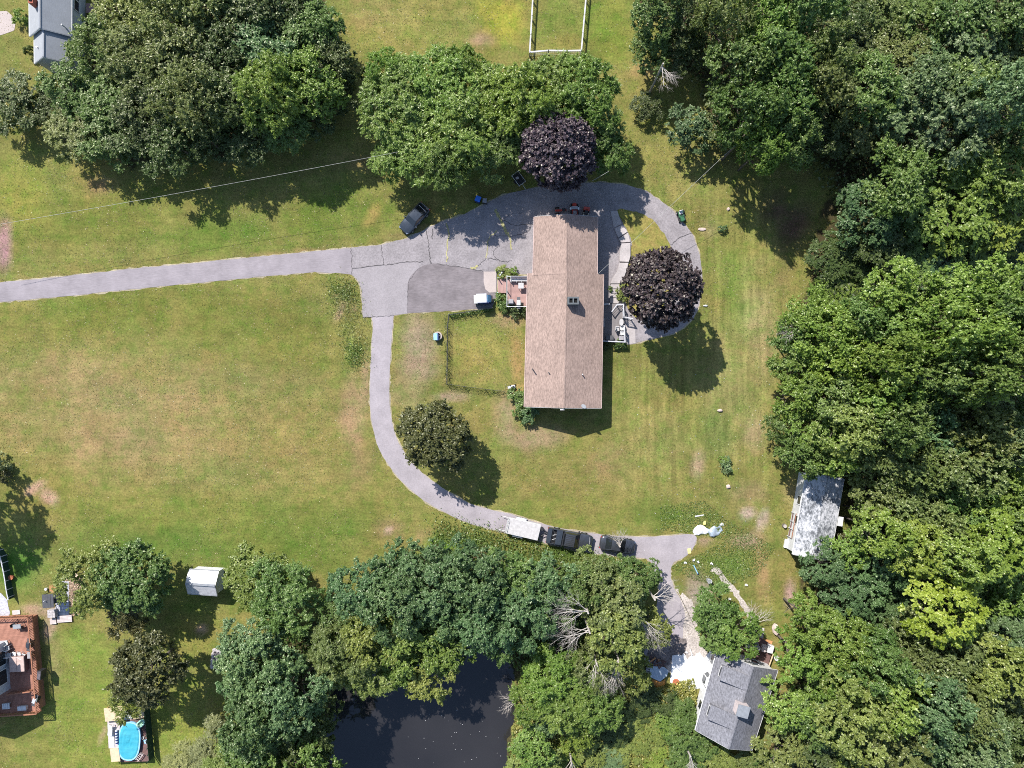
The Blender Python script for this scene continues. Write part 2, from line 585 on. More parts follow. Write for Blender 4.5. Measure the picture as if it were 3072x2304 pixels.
# (px, py, rx, ry, angle, colour as it shows in sun, strength)
BLOBS = [
    (520, 1290, 620, 210, -3, (176, 156, 94), .9), (260, 1160, 330, 130, -4, (174, 156, 96), .8), (860, 1330, 300, 190, 0, (160, 150, 78), .6),
    (560, 1560, 420, 110, 0, (140, 146, 66), .9), (880, 1640, 320, 130, 20, (122, 138, 58), .9), (420, 1640, 260, 80, 0, (112, 136, 56), .9),
    (130, 1480, 160, 90, 0, (158, 150, 72), .6), (105, 1462, 40, 16, 30, (205, 170, 130), .9), (150, 1495, 34, 20, -40, (206, 172, 132), .9),
    (300, 930, 340, 80, 6, (134, 140, 60), .9), (760, 960, 260, 110, 0, (132, 136, 60), .8), (900, 1060, 150, 140, 0, (138, 138, 64), .8),
    (80, 1000, 160, 60, 0, (150, 146, 70), .6), (1060, 1250, 40, 140, 0, (184, 154, 108), .7), (1090, 1400, 40, 100, -25, (160, 140, 84), .6),
    (250, 640, 420, 120, 8, (136, 140, 62), .9), (950, 660, 260, 90, 12, (122, 140, 56), .95), (640, 700, 260, 60, 6, (118, 140, 54), .8),
    (60, 560, 90, 120, 0, (158, 158, 70), .8), (8, 740, 26, 90, 0, (186, 150, 130), 1), (300, 560, 60, 40, 0, (180, 150, 96), .9),
    (1120, 640, 46, 20, 58, (180, 156, 84), .9), (1080, 480, 120, 40, 0, (160, 140, 84), .6), (1250, 690, 120, 18, 20, (150, 138, 80), .8),
    (900, 757, 170, 12, 4, (178, 150, 96), .8), (560, 800, 220, 12, 5, (182, 158, 100), .8), (170, 832, 200, 10, 4, (170, 150, 90), .7),
    (1200, 70, 260, 130, 0, (164, 158, 80), .9), (1130, 30, 130, 60, 0, (172, 160, 90), .7), (1510, 60, 90, 110, 0, (174, 170, 64), .85),
    (1440, 120, 60, 30, 0, (190, 160, 120), .7), (1670, 60, 90, 110, 0, (140, 150, 66), .9), (1830, 100, 80, 140, 0, (142, 152, 62), .9),
    (1690, 130, 80, 30, 0, (166, 154, 76), .7), (1930, 215, 60, 30, 0, (186, 160, 100), .8), (1890, 330, 40, 140, 0, (160, 158, 80), .7),
    (1990, 430, 120, 80, 30, (156, 156, 78), .8), (2080, 520, 130, 90, 30, (158, 156, 82), .8),
    (1022, 930, 13, 40, -22, (196, 158, 124), .95), (1012, 890, 16, 24, 0, (176, 164, 100), .8), (1062, 925, 14, 14, 0, (190, 164, 118), .8), (1050, 1040, 14, 50, -8, (176, 186, 92), .8), (1098, 1140, 14, 90, 0, (186, 158, 112), .8), (760, 1140, 260, 60, -4, (158, 150, 84), .7), (330, 1330, 200, 60, 0, (170, 152, 96), .6), (640, 1420, 200, 50, 0, (150, 150, 78), .7), (1260, 1020, 60, 90, 0, (186, 164, 126), .85), (1250, 1100, 70, 60, 0, (176, 156, 116), .8),
    (1230, 1180, 70, 60, 0, (172, 158, 104), .6), (1445, 1060, 110, 90, 0, (172, 162, 82), .9), (1440, 985, 90, 30, 0, (148, 152, 72), .8),
    (1555, 1090, 34, 110, 0, (192, 158, 94), .95), (1520, 960, 70, 24, 0, (190, 160, 110), .8), (1350, 1190, 70, 20, 0, (196, 164, 134), .7),
    (1520, 1230, 50, 70, 0, (186, 160, 122), .8), (1600, 1310, 120, 50, 0, (180, 154, 114), .8), (1420, 1250, 120, 60, 0, (160, 146, 78), .6),
    (1700, 1430, 240, 90, 0, (158, 146, 78), .8), (1830, 1380, 70, 60, 0, (176, 150, 96), .7), (1640, 1520, 200, 30, 8, (140, 146, 66), .8),
    (1980, 1540, 120, 50, 0, (128, 146, 62), .85), (1950, 1330, 150, 160, 0, (160, 156, 84), .8), (2200, 1150, 120, 260, 0, (164, 158, 90), .85),
    (2200, 850, 70, 170, 0, (140, 152, 70), .8), (2290, 980, 60, 200, 5, (176, 168, 104), .7), (2150, 1300, 60, 90, 0, (128, 148, 70), .7),
    (2260, 1290, 40, 60, 0, (180, 160, 110), .7), (2095, 1400, 24, 50, 0, (188, 166, 122), .8), (2240, 1480, 60, 50, 0, (172, 156, 100), .7),
    (2240, 1540, 24, 22, 0, (206, 184, 152), .9), (2290, 1560, 18, 34, -20, (212, 190, 160), 1), (2240, 1622, 56, 24, 0, (198, 166, 130), .9),
    (2110, 1625, 30, 14, 0, (190, 160, 124), .8), (2330, 1640, 60, 120, 0, (150, 148, 76), .7), (2290, 1740, 26, 110, 4, (184, 156, 100), .8),
    (2370, 1790, 22, 60, 0, (208, 178, 150), .95), (2160, 1700, 90, 60, 0, (126, 148, 66), .85), (2330, 1840, 60, 50, 0, (140, 150, 70), .7),
    (2380, 1480, 40, 60, 0, (176, 160, 100), .7), (2130, 690, 40, 40, 0, (168, 160, 104), .5), (1870, 590, 10, 10, 0, (150, 140, 80), .3),
    (350, 2180, 340, 180, 0, (150, 160, 70), .95), (260, 1960, 100, 90, 0, (140, 158, 66), .9), (60, 1690, 80, 120, 0, (112, 146, 60), .95),
    (110, 1830, 55, 22, 0, (204, 172, 130), .95), (150, 1880, 22, 60, -8, (206, 170, 134), .95), (165, 1990, 26, 90, 0, (168, 160, 96), .7),
    (600, 1900, 110, 90, 0, (160, 156, 74), .8), (605, 1888, 18, 18, 0, (205, 172, 130), .9), (560, 2130, 80, 120, 0, (156, 160, 72), .9),
    (360, 1880, 110, 50, 0, (168, 160, 84), .7), (560, 1820, 120, 40, 0, (130, 146, 62), .8), (310, 2200, 10, 40, -20, (200, 178, 130), .8),
    (1180, 1590, 60, 40, 0, (174, 152, 98), .8), (1165, 1592, 14, 10, 0, (220, 190, 160), 1), (1260, 1610, 40, 30, 0, (180, 158, 100), .8),
    (1340, 1640, 120, 40, 10, (110, 142, 52), .9), (1620, 1650, 16, 10, 0, (200, 165, 120), .9), (1700, 1660, 160, 26, 6, (100, 130, 50), .9),
    (2380, 680, 90, 90, 0, (120, 96, 70), 1), (2330, 640, 60, 60, 0, (130, 104, 74), 1), (2340, 860, 40, 100, 0, (150, 140, 80), .6),
    (1900, 2200, 240, 140, 0, (150, 148, 70), .8), (2090, 1800, 50, 90, 0, (190, 172, 150), .8),
]

gx = np.concatenate([[-4000, -1500, -600, -250, -130], np.arange(-88, 88.1, .5), [130, 250, 600, 1500, 4000]])
gy = np.concatenate([[-4000, -1500, -600, -250, -110], np.arange(-70, 70.1, .5), [110, 250, 600, 1500, 4000]])
X, Y = np.meshgrid(gx, gy)
PX, PY = X * S + 1536, 1152 - Y * S
rs = np.random.RandomState(5)


def vnoise(scale, seed):
    """Smooth value noise over the ground grid, about 0..1."""
    r = np.random.RandomState(seed)
    t = r.rand(256, 256)
    u, v = X / scale + 1000.3, Y / scale + 1000.7
    i, j = np.floor(u).astype(int), np.floor(v).astype(int)
    a, b = u - i, v - j
    a, b = a * a * (3 - 2 * a), b * b * (3 - 2 * b)
    g = lambda p, q: t[p % 256, q % 256]
    return (g(i, j) * (1 - a) + g(i + 1, j) * a) * (1 - b) + (g(i, j + 1) * (1 - a) + g(i + 1, j + 1) * a) * b


cover = np.empty(X.shape + (3,))
cover[:] = ph(150, 147, 74)
wob = (vnoise(3.0, 1) + .5 * vnoise(1.2, 2) - .75)
for (bx, by, rx, ry, an, colr, st) in BLOBS:
    a = R(an)
    dx, dy = PX - bx, PY - by
    u = (dx * math.cos(a) - dy * math.sin(a)) / rx
    w = (dx * math.sin(a) + dy * math.cos(a)) / ry
    d = np.sqrt(u * u + w * w) + wob * .55
    k = np.clip(1.25 - d, 0, 1)
    k = (k * k * (3 - 2 * k) * st)[..., None]
    cover = cover * (1 - k) + np.array(ph(*colr)) * k
# woodland floor: leaf litter under the trees
WOODS = [at(*p) for p in [(1900, -400), (1960, 0), (2010, 150), (2120, 330), (2260, 420), (2420, 480), (2500, 640), (2440, 800), (2420, 950), (2400, 1050),
                          (2420, 1300), (2470, 1420), (2560, 1500), (2560, 1640), (2420, 1720), (2440, 1820), (2400, 1950), (2360, 2050), (2330, 2200), (2250, 2320), (2200, 2700),
                          (3700, 2700), (3700, -400)]]
CLUMP = [at(*p) for p in [(330, -60), (300, 120), (180, 300), (240, 420), (400, 470), (620, 470), (840, 430), (1000, 330), (1050, 200), (1000, 60), (880, -100), (600, -200)]]
BOTTOM = [at(*p) for p in [(980, 1860), (1180, 1680), (1320, 1640), (1500, 1680), (1900, 1720), (1960, 1900), (1900, 2020), (1700, 2050), (1540, 2000), (1540, 2330), (1480, 2500), (940, 2500), (700, 2330), (700, 2000), (850, 1880)]]
for poly in (WOODS, CLUMP, BOTTOM):
    soft = inside(poly, X + wob * 4, Y + wob * 3)
    k = (soft * .9)[..., None]
    cover = cover * (1 - k) + np.array(ph(88, 76, 52)) * k
cover *= np.array([.87, .94, .88])
cover *= (1 + .16 * (vnoise(.9, 7) - .5) + .2 * (vnoise(2.4, 8) - .5))[..., None]
mow = np.clip((PX - 1790) / 120, 0, 1) * np.clip((2420 - PX) / 120, 0, 1) * np.clip((PY - 500) / 150, 0, 1) * np.clip((1560 - PY) / 150, 0, 1)
Z = np.zeros(X.shape)
pond_in = inside(offset_poly(POND, .2), X, Y)
Z[pond_in] = -1.3
me = bpy.data.meshes.new('ground')
ny, nx = X.shape
me.vertices.add(nx * ny)
me.vertices.foreach_set('co', np.stack([X, Y, Z], -1).astype(np.float32).ravel())
ii = np.arange(ny * nx).reshape(ny, nx)
q = np.stack([ii[:-1, :-1], ii[:-1, 1:], ii[1:, 1:], ii[1:, :-1]], -1).reshape(-1, 4)
me.loops.add(q.size)
me.loops.foreach_set('vertex_index', q.astype(np.int32).ravel())
me.polygons.add(len(q))
me.polygons.foreach_set('loop_start', np.arange(0, q.size, 4, dtype=np.int32))
me.polygons.foreach_set('loop_total', np.full(len(q), 4, np.int32))
ca = me.color_attributes.new('cover', 'FLOAT_COLOR', 'POINT')
ca.data.foreach_set('color', np.concatenate([cover, mow[..., None]], -1).astype(np.float32).ravel())
me.update(calc_edges=True)
me.materials.append(M['turf'])
ground = link('ground', me)
ground['kind'] = 'structure'

pond = fill('pond_water', offset_poly(POND, 1.2), -.4, 'pond_water')
pond['label'] = 'dark still pond below the trees'

# ------------------------------------------------------------------ driveways and paved areas
LONG_T = [(-260, 871), (0, 847), (132, 835), (264, 821), (431, 803), (611, 786), (764, 771), (935, 755), (1054, 744)]
LONG_B = [(1054, 823), (955, 816), (907, 819), (768, 831), (660, 842), (521, 855), (347, 873), (208, 887), (0, 906), (-260, 930)]
long_drive = dens(smooth_poly(G(*LONG_T)) + smooth_poly(G(*LONG_B)), .6)
PARK = G((1054, 744), (1143, 734), (1219, 715), (1261, 696), (1289, 682), (1324, 666), (1358, 656), (1410, 635), (1445, 618), (1483, 597), (1508, 586),
         (1570, 570), (1650, 556), (1740, 548), (1814, 547), (1883, 556), (1939, 573), (1987, 606), (2022, 635), (2057, 677), (2081, 708),
         (2098, 763), (2107, 816), (2105, 871), (2097, 916), (2080, 955), (2050, 982), (2022, 1000), (1970, 1015), (1939, 1020), (1904, 1030),
         (1860, 1030), (1700, 960), (1640, 830), (1490, 815), (1490, 880), (1476, 923), (1344, 932), (1223, 940), (1181, 946),
         (1115, 951), (1089, 952), (1086, 909), (1085, 871), (1077, 847), (1063, 831), (1054, 823))
park = dens(PARK, .6)
SOUTH_L = [(1115, 953), (1119, 975), (1115, 1027), (1112, 1097), (1110, 1152), (1110, 1221), (1119, 1284), (1136, 1343), (1164, 1392), (1202, 1440), (1254, 1489),
           (1303, 1520), (1372, 1555), (1428, 1576), (1497, 1593), (1536, 1602), (1612, 1623), (1680, 1640), (1780, 1660), (1850, 1668), (1900, 1672), (1946, 1680), (1965, 1720),
           (1975, 1760), (1970, 1820), (1975, 1880), (1950, 1920), (1930, 1960), (1945, 1990)]
SOUTH_R = [(1990, 1985), (2001, 1975), (2022, 1960), (2046, 1922), (2050, 1877), (2054, 1843), (2048, 1818), (2037, 1790), (2022, 1763), (2013, 1730), (2013, 1708), (2022, 1687), (2060, 1666),
           (2086, 1630), (2078, 1603), (1987, 1608), (1883, 1610), (1779, 1601), (1675, 1583), (1605, 1565), (1532, 1542), (1462, 1527), (1393, 1503), (1323, 1461),
           (1268, 1419), (1230, 1381), (1198, 1332), (1181, 1287), (1171, 1232), (1168, 1152), (1169, 1131), (1172, 1062), (1178, 975), (1181, 944)]
south = dens(smooth_poly(G(*SOUTH_L)) + smooth_poly(G(*SOUTH_R)), .6)

for nm, pl, sd in (('drive_edge_strip', long_drive, 1), ('drive_edge_strip', south, 3), ('drive_edge_strip', park, 2)):
    fill(nm, offset_poly(pl, .1), .006 + sd * .003, 'sand_edge', jitter=.14, seed=sd)
fill('long_driveway', long_drive, .024, 'asphalt_long', jitter=.05, seed=4)['label'] = 'straight worn asphalt driveway from the left edge'
fill('parking_area', park, .028, 'asphalt_old', jitter=.05, seed=5)['label'] = 'old cracked asphalt parking area round the house'
fill('south_driveway', south, .032, 'asphalt_new', jitter=.04, seed=6)['label'] = 'smooth curved asphalt driveway to the lower house'
APRON = G((1056, 807), (1100, 802), (1150, 796), (1200, 790), (1268, 786), (1254, 809), (1236, 832), (1225, 850), (1223, 890), (1223, 940), (1181, 946), (1115, 951), (1089, 952), (1086, 909), (1085, 871), (1077, 847), (1063, 831), (1055, 823))
fill('driveway_apron', dens(APRON, .7), .037, 'asphalt_apron', jitter=.03, seed=7)
PAD = smooth_poly(G((1223, 940), (1223, 890), (1224, 850), (1232, 830), (1254, 806), (1278, 795), (1310, 791), (1358, 798), (1414, 808), (1450, 815))) + G((1490, 818), (1490, 885), (1476, 923), (1344, 932))
fill('parking_pad', dens(PAD, .7), .041, 'asphalt_dark', jitter=.03, seed=8)['label'] = 'darker newer asphalt pad left of the wooden deck'
ISLAND = smooth_poly(G((1852, 630), (1897, 633), (1928, 642), (1956, 659), (1984, 691), (2005, 722), (2017, 757), (2024, 810), (2014, 880), (1985, 940), (1940, 960), (1895, 945), (1874, 890), (1872, 850), (1882, 800), (1892, 770), (1894, 735), (1888, 705), (1870, 672)), 3, True)
isl = fill('grass_island', dens(ISLAND, .5), .06, 'turf', jitter=.1, seed=9)
ca = isl.data.color_attributes.new('cover', 'FLOAT_COLOR', 'POINT')
ic = np.empty((len(isl.data.vertices), 4), np.float32)
ic[:, :3] = ph(166, 158, 80)
ic[:, 3] = 0
ca.data.foreach_set('color', ic.ravel())
isl['label'] = 'grass island inside the looped driveway'
GRAVEL = G((2022, 1763), (2035, 1780), (2060, 1790), (2090, 1830), (2100, 1900), (2130, 1960), (2130, 2000), (1990, 2020), (1940, 2010), (1935, 1950), (1980, 1900), (2040, 1830))
fill('gravel_yard', dens(smooth_poly(GRAVEL, 3, True), .4), .019, 'gravel', jitter=.35, seed=10)
YARD = G((1948, 1938), (1985, 1905), (2030, 1905), (2060, 1930), (2050, 1975), (2010, 1995), (1960, 2010), (1935, 1985))
fill('dark_gravel_yard', dens(smooth_poly(YARD, 3, True), .6), .038, 'gravel_dark', jitter=.2, seed=11)
PATH = smooth_poly(G((2140, 1700), (2160, 1708), (2180, 1735), (2205, 1760), (2225, 1790), (2245, 1820), (2262, 1856), (2275, 1900))) + smooth_poly(G((2262, 1905), (2248, 1862), (2232, 1828), (2212, 1800), (2192, 1772), (2168, 1748), (2150, 1722), (2132, 1715)))
fill('gravel_path', dens(PATH, .5), .02, 'gravel', jitter=.14, seed=12)['label'] = 'narrow pale gravel path through the rough grass'
fill('side_driveway', dens(G((-60, 36), (20, 32), (34, 44), (48, 70), (44, 92), (0, 107), (-60, 112)), .6), .02, 'pale_concrete', jitter=.06, seed=13)
fill('side_path', dens(G((-60, 1760), (4, 1780), (22, 1800), (30, 1838), (26, 1852), (-60, 1870)), .6), .02, 'pavers', jitter=.04, seed=14)

# sealed and weedy cracks in the old asphalt
CRACKS = [
    ('crack_dark', .05, [(1053, 744), (1055, 770), (1055, 800), (1056, 823)]), ('crack_dark', .07, [(1056, 807), (1100, 801), (1150, 796), (1200, 789), (1240, 785), (1270, 786)]),
    ('crack_dark', .05, [(1143, 734), (1146, 760), (1150, 780), (1151, 796)]), ('crack_dark', .08, [(1278, 690), (1284, 720), (1287, 750), (1290, 780), (1294, 791)]),
    ('crack_dark', .06, [(1263, 696), (1268, 712)]), ('crack_dark', .09, [(1296, 686), (1298, 718)]),
    ('crack_weed', .14, [(1338, 670), (1346, 695), (1342, 740), (1341, 786)]), ('crack_dark', .06, [(1310, 791), (1358, 798), (1414, 807), (1450, 815)]),
    ('crack_weed', .10, [(1490, 692), (1468, 715), (1462, 735), (1459, 775)]), ('crack_dark', .05, [(1459, 776), (1440, 792), (1415, 806)]),
    ('crack_weed', .3, [(1486, 628), (1494, 645), (1508, 670), (1514, 690), (1525, 705)]), ('crack_weed', .16, [(1525, 705), (1532, 720), (1533, 750)]),
    ('crack_dark', .06, [(1462, 776), (1485, 778), (1515, 786), (1535, 782)]), ('crack_dark', .05, [(1495, 650), (1540, 676), (1575, 672), (1600, 676)]),
    ('crack_dark', .05, [(1478, 706), (1530, 710), (1570, 700), (1590, 690)]), ('crack_dark', .06, [(2012, 735), (2036, 716), (2076, 700)]), ('crack_dark', .05, [(1089, 952), (1130, 950), (1181, 946)]),
    ('crack_dark', .04, [(1254, 809), (1236, 832), (1225, 850), (1223, 890), (1223, 940)]), ('crack_weed', .25, [(1412, 806), (1425, 803), (1434, 798)]),
    ('crack_dark', .035, [(1570, 640), (1540, 640), (1510, 655)]), ('crack_dark', .035, [(1500, 735), (1480, 760), (1500, 785)]),
]
rn = random.Random(3)
for k, (mt, w, pts) in enumerate(CRACKS):
    c = smooth_poly(G(*pts), 6)
    a, b = [], []
    for i, p in enumerate(c):
        p0, p1 = Vector(c[max(0, i - 1)]), Vector(c[min(len(c) - 1, i + 1)])
        n = (p1 - p0).normalized()
        j = rn.uniform(-.09, .09)
        h = w * rn.uniform(.35, .75)
        a.append((p[0] - n.y * (h + j), p[1] + n.x * (h + j)))
        b.append((p[0] + n.y * (h - j), p[1] - n.x * (h - j)))
    fill('pavement_crack', a + b[::-1], .046 + .0003 * k, mt)

# concrete walk and steps on the porch side of the house: each slab its own piece
walk = thing('garden_walk', 'curving concrete slab walk with four steps right of the house', 'path', at(1870, 760))
walk['kind'] = 'structure'
wx, wy = at(1870, 760)
SLABS = [[(1831, 633), (1852, 633), (1865, 672), (1841, 684)], [(1842, 687), (1866, 675), (1882, 696), (1854, 714)], [(1855, 718), (1883, 699), (1890, 727), (1862, 729)],
         [(1862, 732), (1890, 730), (1890, 770), (1885, 787), (1858, 786), (1857, 770)], [(1857, 790), (1884, 790), (1878, 812), (1869, 838), (1857, 852), (1830, 852), (1836, 836), (1850, 816)]]
for i, sp in enumerate(SLABS):
    MB((wx, wy, 0)).prism(G(*sp), .03, .10 + .09 * i).build('concrete_slab', 'concrete', walk, bevel=.015)
for i, (y0, y1, x0) in enumerate([(854, 867, 1832), (867, 880, 1831), (880, 892, 1830), (892, 910, 1829)]):
    MB((wx, wy, 0)).prism(G((x0, y0), (1857, y0), (1858, y1), (x0, y1)), .03, .40 - .085 * i).build('concrete_step', 'concrete', walk, bevel=.015)
fill('porch_patio', dens(G((1874, 962), (1900, 962), (1907, 1010), (1906, 1030), (1880, 1032), (1876, 990)), .6), .05, 'concrete', jitter=.05)
fill('concrete_pad', smooth_poly(G((1488, 815), (1451, 815), (1451, 845), (1456, 868), (1468, 878), (1488, 877)), 1), .06, 'pale_concrete')

# ------------------------------------------------------------------ foliage


def crown_mesh(name, seed, Rr=5.0, H=4.2, nl=13, lr=2.0, nc=13, cr=.85, lp=18, tw=7, ll=.16, lw=.09, flat=.65, up=.75, droop=0.0, mat='leaf', rough=.25, low=-.25, sp=1.0, nz=.5):
    """Crown of leaf-sized faces: lobes carry clumps, clumps carry leaves; origin at the crown's middle."""
    r = np.random.RandomState(seed)
    lob = [(np.zeros(3) + [0, 0, .15 * H], lr * 1.25)]
    for i in range(nl):
        z = low + (1 - low) * ((i + .5) / nl)
        th = i * 2.39996 + r.uniform(-.5, .5)
        h = math.sqrt(max(0, 1 - z * z))
        k = 1 + rough * r.uniform(-1, 1)
        l_r = lr * r.uniform(.7, 1.25)
        d = np.array([math.cos(th) * h, math.sin(th) * h, z])
        lob.append((d * np.array([max(.1, Rr - l_r * .75), max(.1, Rr - l_r * .75), max(.1, H - l_r * .6)]) * k, l_r))
    cc, co, ct, crad = [], [], [], []
    for c, l_r in lob:
        out = c / (np.linalg.norm(c) + 1e-6)
        lt = r.uniform(.3, .7)
        for j in range(nc):
            d = r.normal(size=3) * .75 + out * .6 + np.array([0, 0, .55])
            d /= np.linalg.norm(d)
            cc.append(c + d * l_r * r.uniform(.72, 1.0) * np.array([1, 1, .8]))
            co.append(d)
            ct.append(np.clip(lt + r.normal() * .13, 0, 1))
            crad.append(cr * r.uniform(.65, 1.3))
    cc, co, ct, crad = np.array(cc), np.array(co), np.array(ct), np.array(crad)
    # each clump is a spray of twigs, the leaves sit along the twigs
    nt = tw
    idx = np.repeat(np.arange(len(cc)), nt)
    m = len(idx)
    td = r.normal(size=(m, 3)) * .8 + co[idx] * .75
    td[:, 2] = td[:, 2] * flat + .1
    td /= np.linalg.norm(td, axis=1)[:, None]
    tl = crad[idx] * r.uniform(.6, 1.5, m)
    ttint = ct[idx] + r.normal(size=m) * .12
    li = np.repeat(np.arange(m), lp)
    n = len(li)
    u = r.uniform(.12, 1.0, n)
    d = td[li]
    side = r.normal(size=(n, 3))
    side -= d * (side * d).sum(1)[:, None]
    side /= np.linalg.norm(side, axis=1)[:, None]
    side[:, 2] *= .55
    P = cc[idx][li] + d * (tl[li] * u)[:, None] + side * (r.uniform(.02, .16, n) * sp)[:, None]
    P[:, 2] -= droop * .25 * (tl[li] * u) ** 2
    nrm = co[idx][li] * .35 + np.array([0, 0, up]) + r.normal(size=(n, 3)) * nz
    nrm /= np.linalg.norm(nrm, axis=1)[:, None]
    t = d * .7 + side * .8 + r.normal(size=(n, 3)) * .3
    t[:, 2] -= droop
    t -= nrm * (t * nrm).sum(1)[:, None]
    t /= np.linalg.norm(t, axis=1)[:, None]
    b = np.cross(nrm, t)
    sz = r.uniform(.65, 1.35, n)[:, None]
    tint = ttint[li] * .6 + r.rand(n) * .4
    return quads_mesh(name, P, t * ll * sz, b * lw * sz, tint, mat)


CM = {
    'broad': [crown_mesh('crown_broad', 10 + i, rough=.3, nc=15, ll=(.13, .16, .2)[i], lp=(22, 18, 14)[i], nl=(16, 13, 11)[i], cr=(.75, .85, 1.0)[i]) for i in range(3)],
    'lobed': [crown_mesh('crown_lobed', 20 + i, nl=(9, 11, 13)[i], lr=(2.5, 2.2, 1.9)[i], nc=17, cr=(.85, .72, .62)[i], ll=(.19, .16, .13)[i], lp=(15, 18, 21)[i], rough=.36, flat=.45, up=1.0, nz=.42) for i in range(3)],
    'fine': [crown_mesh('crown_fine', 30 + i, nl=15, lr=1.9, nc=15, cr=.62, lp=22, ll=.12, lw=.07, rough=.2, sp=1.2) for i in range(2)],
    'feather': [crown_mesh('crown_feather', 40 + i, nl=14, lr=2.0, nc=13, cr=1.05, lp=22, tw=7, ll=.2, lw=.06, flat=.5, droop=.5, rough=.32, sp=1.4) for i in range(2)],
    'cushion': [crown_mesh('crown_cushion', 50 + i, nl=24, lr=1.9, nc=9, cr=.62, lp=17, tw=8, ll=.14, lw=.1, flat=.22, up=1.5, nz=.35, rough=.15, low=-.1) for i in range(2)],
    'round': [crown_mesh('crown_round', 60 + i, nl=38, lr=2.1, nc=14, cr=.6, lp=14, tw=7, ll=.18, lw=.12, rough=.06, low=-.45, mat='leaf_purple', up=.6, nz=.55) for i in range(2)],
    'dome': [crown_mesh('crown_dome', 65 + i, nl=32, lr=1.9, nc=13, cr=.65, lp=13, tw=7, ll=.15, lw=.09, rough=.14, low=-.4, up=.7, nz=.5) for i in range(2)],
    'shrub': [crown_mesh('crown_shrub', 70 + i, Rr=1.2, H=.9, nl=7, lr=.55, nc=7, cr=.3, lp=9, tw=5, ll=.11, lw=.05, rough=.3, sp=.6) for i in range(3)],
    'droopy': [crown_mesh('crown_droopy', 80, nl=13, lr=1.9, nc=14, cr=1.0, lp=20, tw=7, ll=.26, lw=.05, flat=.7, droop=1.0, rough=.3, sp=1.3)],
    'loose': [crown_mesh('crown_loose', 90 + i, nl=13, lr=1.9, nc=12, cr=.95, lp=15, tw=7, ll=.17, lw=.08, rough=.36, sp=1.3) for i in range(2)],
}


def trunk_mesh(name, seed):
    """Unit trunk: height 1, limbs spreading to radius 0.75."""
    r = random.Random(seed)
    m = MB()
    p = Vector((0, 0, 0))
    for i in range(4):
        q = Vector((r.uniform(-.03, .03), r.uniform(-.03, .03), .22 * (i + 1)))
        m.tube(p, q, .055 - .01 * i, .045 - .01 * i, 7)
        p = q
    for i in range(7):
        a = i * 2.4 + r.uniform(-.3, .3)
        z0 = r.uniform(.45, .8)
        b = Vector((0, 0, z0))
        e = Vector((math.cos(a) * .4, math.sin(a) * .4, z0 + r.uniform(.12, .3)))
        m.tube(b, e, .024, .014, 5)
        for s in (-.5, .5):
            m.tube(e, e + Vector((math.cos(a + s) * .3, math.sin(a + s) * .3, r.uniform(.02, .15))), .013, .005, 4)
    o = m.build(name, 'bark', smooth=True)
    me = o.data
    bpy.data.objects.remove(o)
    return me


TM = [trunk_mesh('trunk', 5 + i) for i in range(3)]
def gr(r, g, b):
    return ph(r, g, b, 1.72, 1.0)


GREENS = {
    'D': ('dark green', gr(92, 112, 58)), 'M': ('mid green', gr(112, 142, 70)), 'B': ('bright green', gr(128, 160, 68)), 'L': ('lime green', gr(142, 166, 66)),
    'Y': ('bright yellow-green', gr(156, 180, 66)), 'O': ('olive green', gr(122, 138, 74)), 'U': ('blue-green', gr(104, 138, 86)), 'G': ('grey-green', gr(122, 150, 98)),
    'P': ('purple', gr(86, 72, 76)), 'R': ('reddish brown-green', gr(102, 104, 60)), 'W': ('pale straw-green', gr(160, 168, 112)), 'T': ('yellowish green', gr(144, 160, 78)),
}
trn = random.Random(11)
TREES = []


def tree(px, py, rpx, h, col, kind, label=None, group=None, name='tree', cat='tree', flatten=1.0):
    """A tree whose crown's middle shows at (px, py)."""
    hs = CM[kind]
    zc = h * .66
    r = rpx / S * (CAM_H - zc) / CAM_H
    x, y = at(px, py, zc)
    e = thing(name, label or '', cat, (x, y, 0), 0, group)
    c = link('crown', hs[trn.randrange(len(hs))], e)
    zs = (h - zc) / 4.4 * flatten * (1.3 if group and 'right of' in group else 1.1)
    c.location = (0, 0, zc)
    q = r / {'round': 5.35, 'loose': 5.3, 'cushion': 5.3, 'feather': 5.6}.get(kind, 5.5)
    if group and 'right of' in group:
        q *= .93
    c.scale = (q, q * trn.uniform(.93, 1.07), zs)
    c.rotation_euler = (0, 0, trn.uniform(0, 6.28))
    g = GREENS[col][1]
    v = trn.uniform(.86, 1.14)
    c.color = (g[0] * v * trn.uniform(.92, 1.08), g[1] * v, g[2] * v * trn.uniform(.9, 1.1), 1)
    t = link('trunk', TM[trn.randrange(3)], e)
    t.scale = (r * .75 + .6, r * .75 + .6, zc * 1.05)
    t.rotation_euler = (0, 0, trn.uniform(0, 6.28))
    TREES.append((e, px, py, col, label))
    return e


# single trees, described one by one
tree(1676, 455, 108, 10.5, 'P', 'round', 'dark purple maple above the top end of the long brown roof', 'purple-leaved trees by the house', 'purple_maple')
tree(1986, 864, 114, 11.5, 'P', 'round', 'round purple maple beside the looped driveway and white porch rail', 'purple-leaved trees by the house', 'purple_maple')
tree(1306, 1310, 106, 8.0, 'R', 'dome', 'lone brownish-green maple inside the bend of the curved driveway', None, 'maple_tree')
tree(285, 1725, 105, 7.5, 'T', 'loose', 'yellowish half of the garden tree beside the pale wood chips', 'garden trees at lower left', 'garden_tree')
tree(400, 1735, 115, 8, 'M', 'dome', 'dark leafy garden tree right of the yellowish one, by the patio', 'garden trees at lower left', 'garden_tree')
tree(390, 1815, 75, 5.5, 'R', 'loose', 'low brownish tree below the garden tree by the patio', 'garden trees at lower left', 'garden_tree')
tree(445, 2005, 112, 9, 'R', 'dome', 'sparse dark olive tree just above the oval blue pool', 'garden trees at lower left', 'garden_tree')
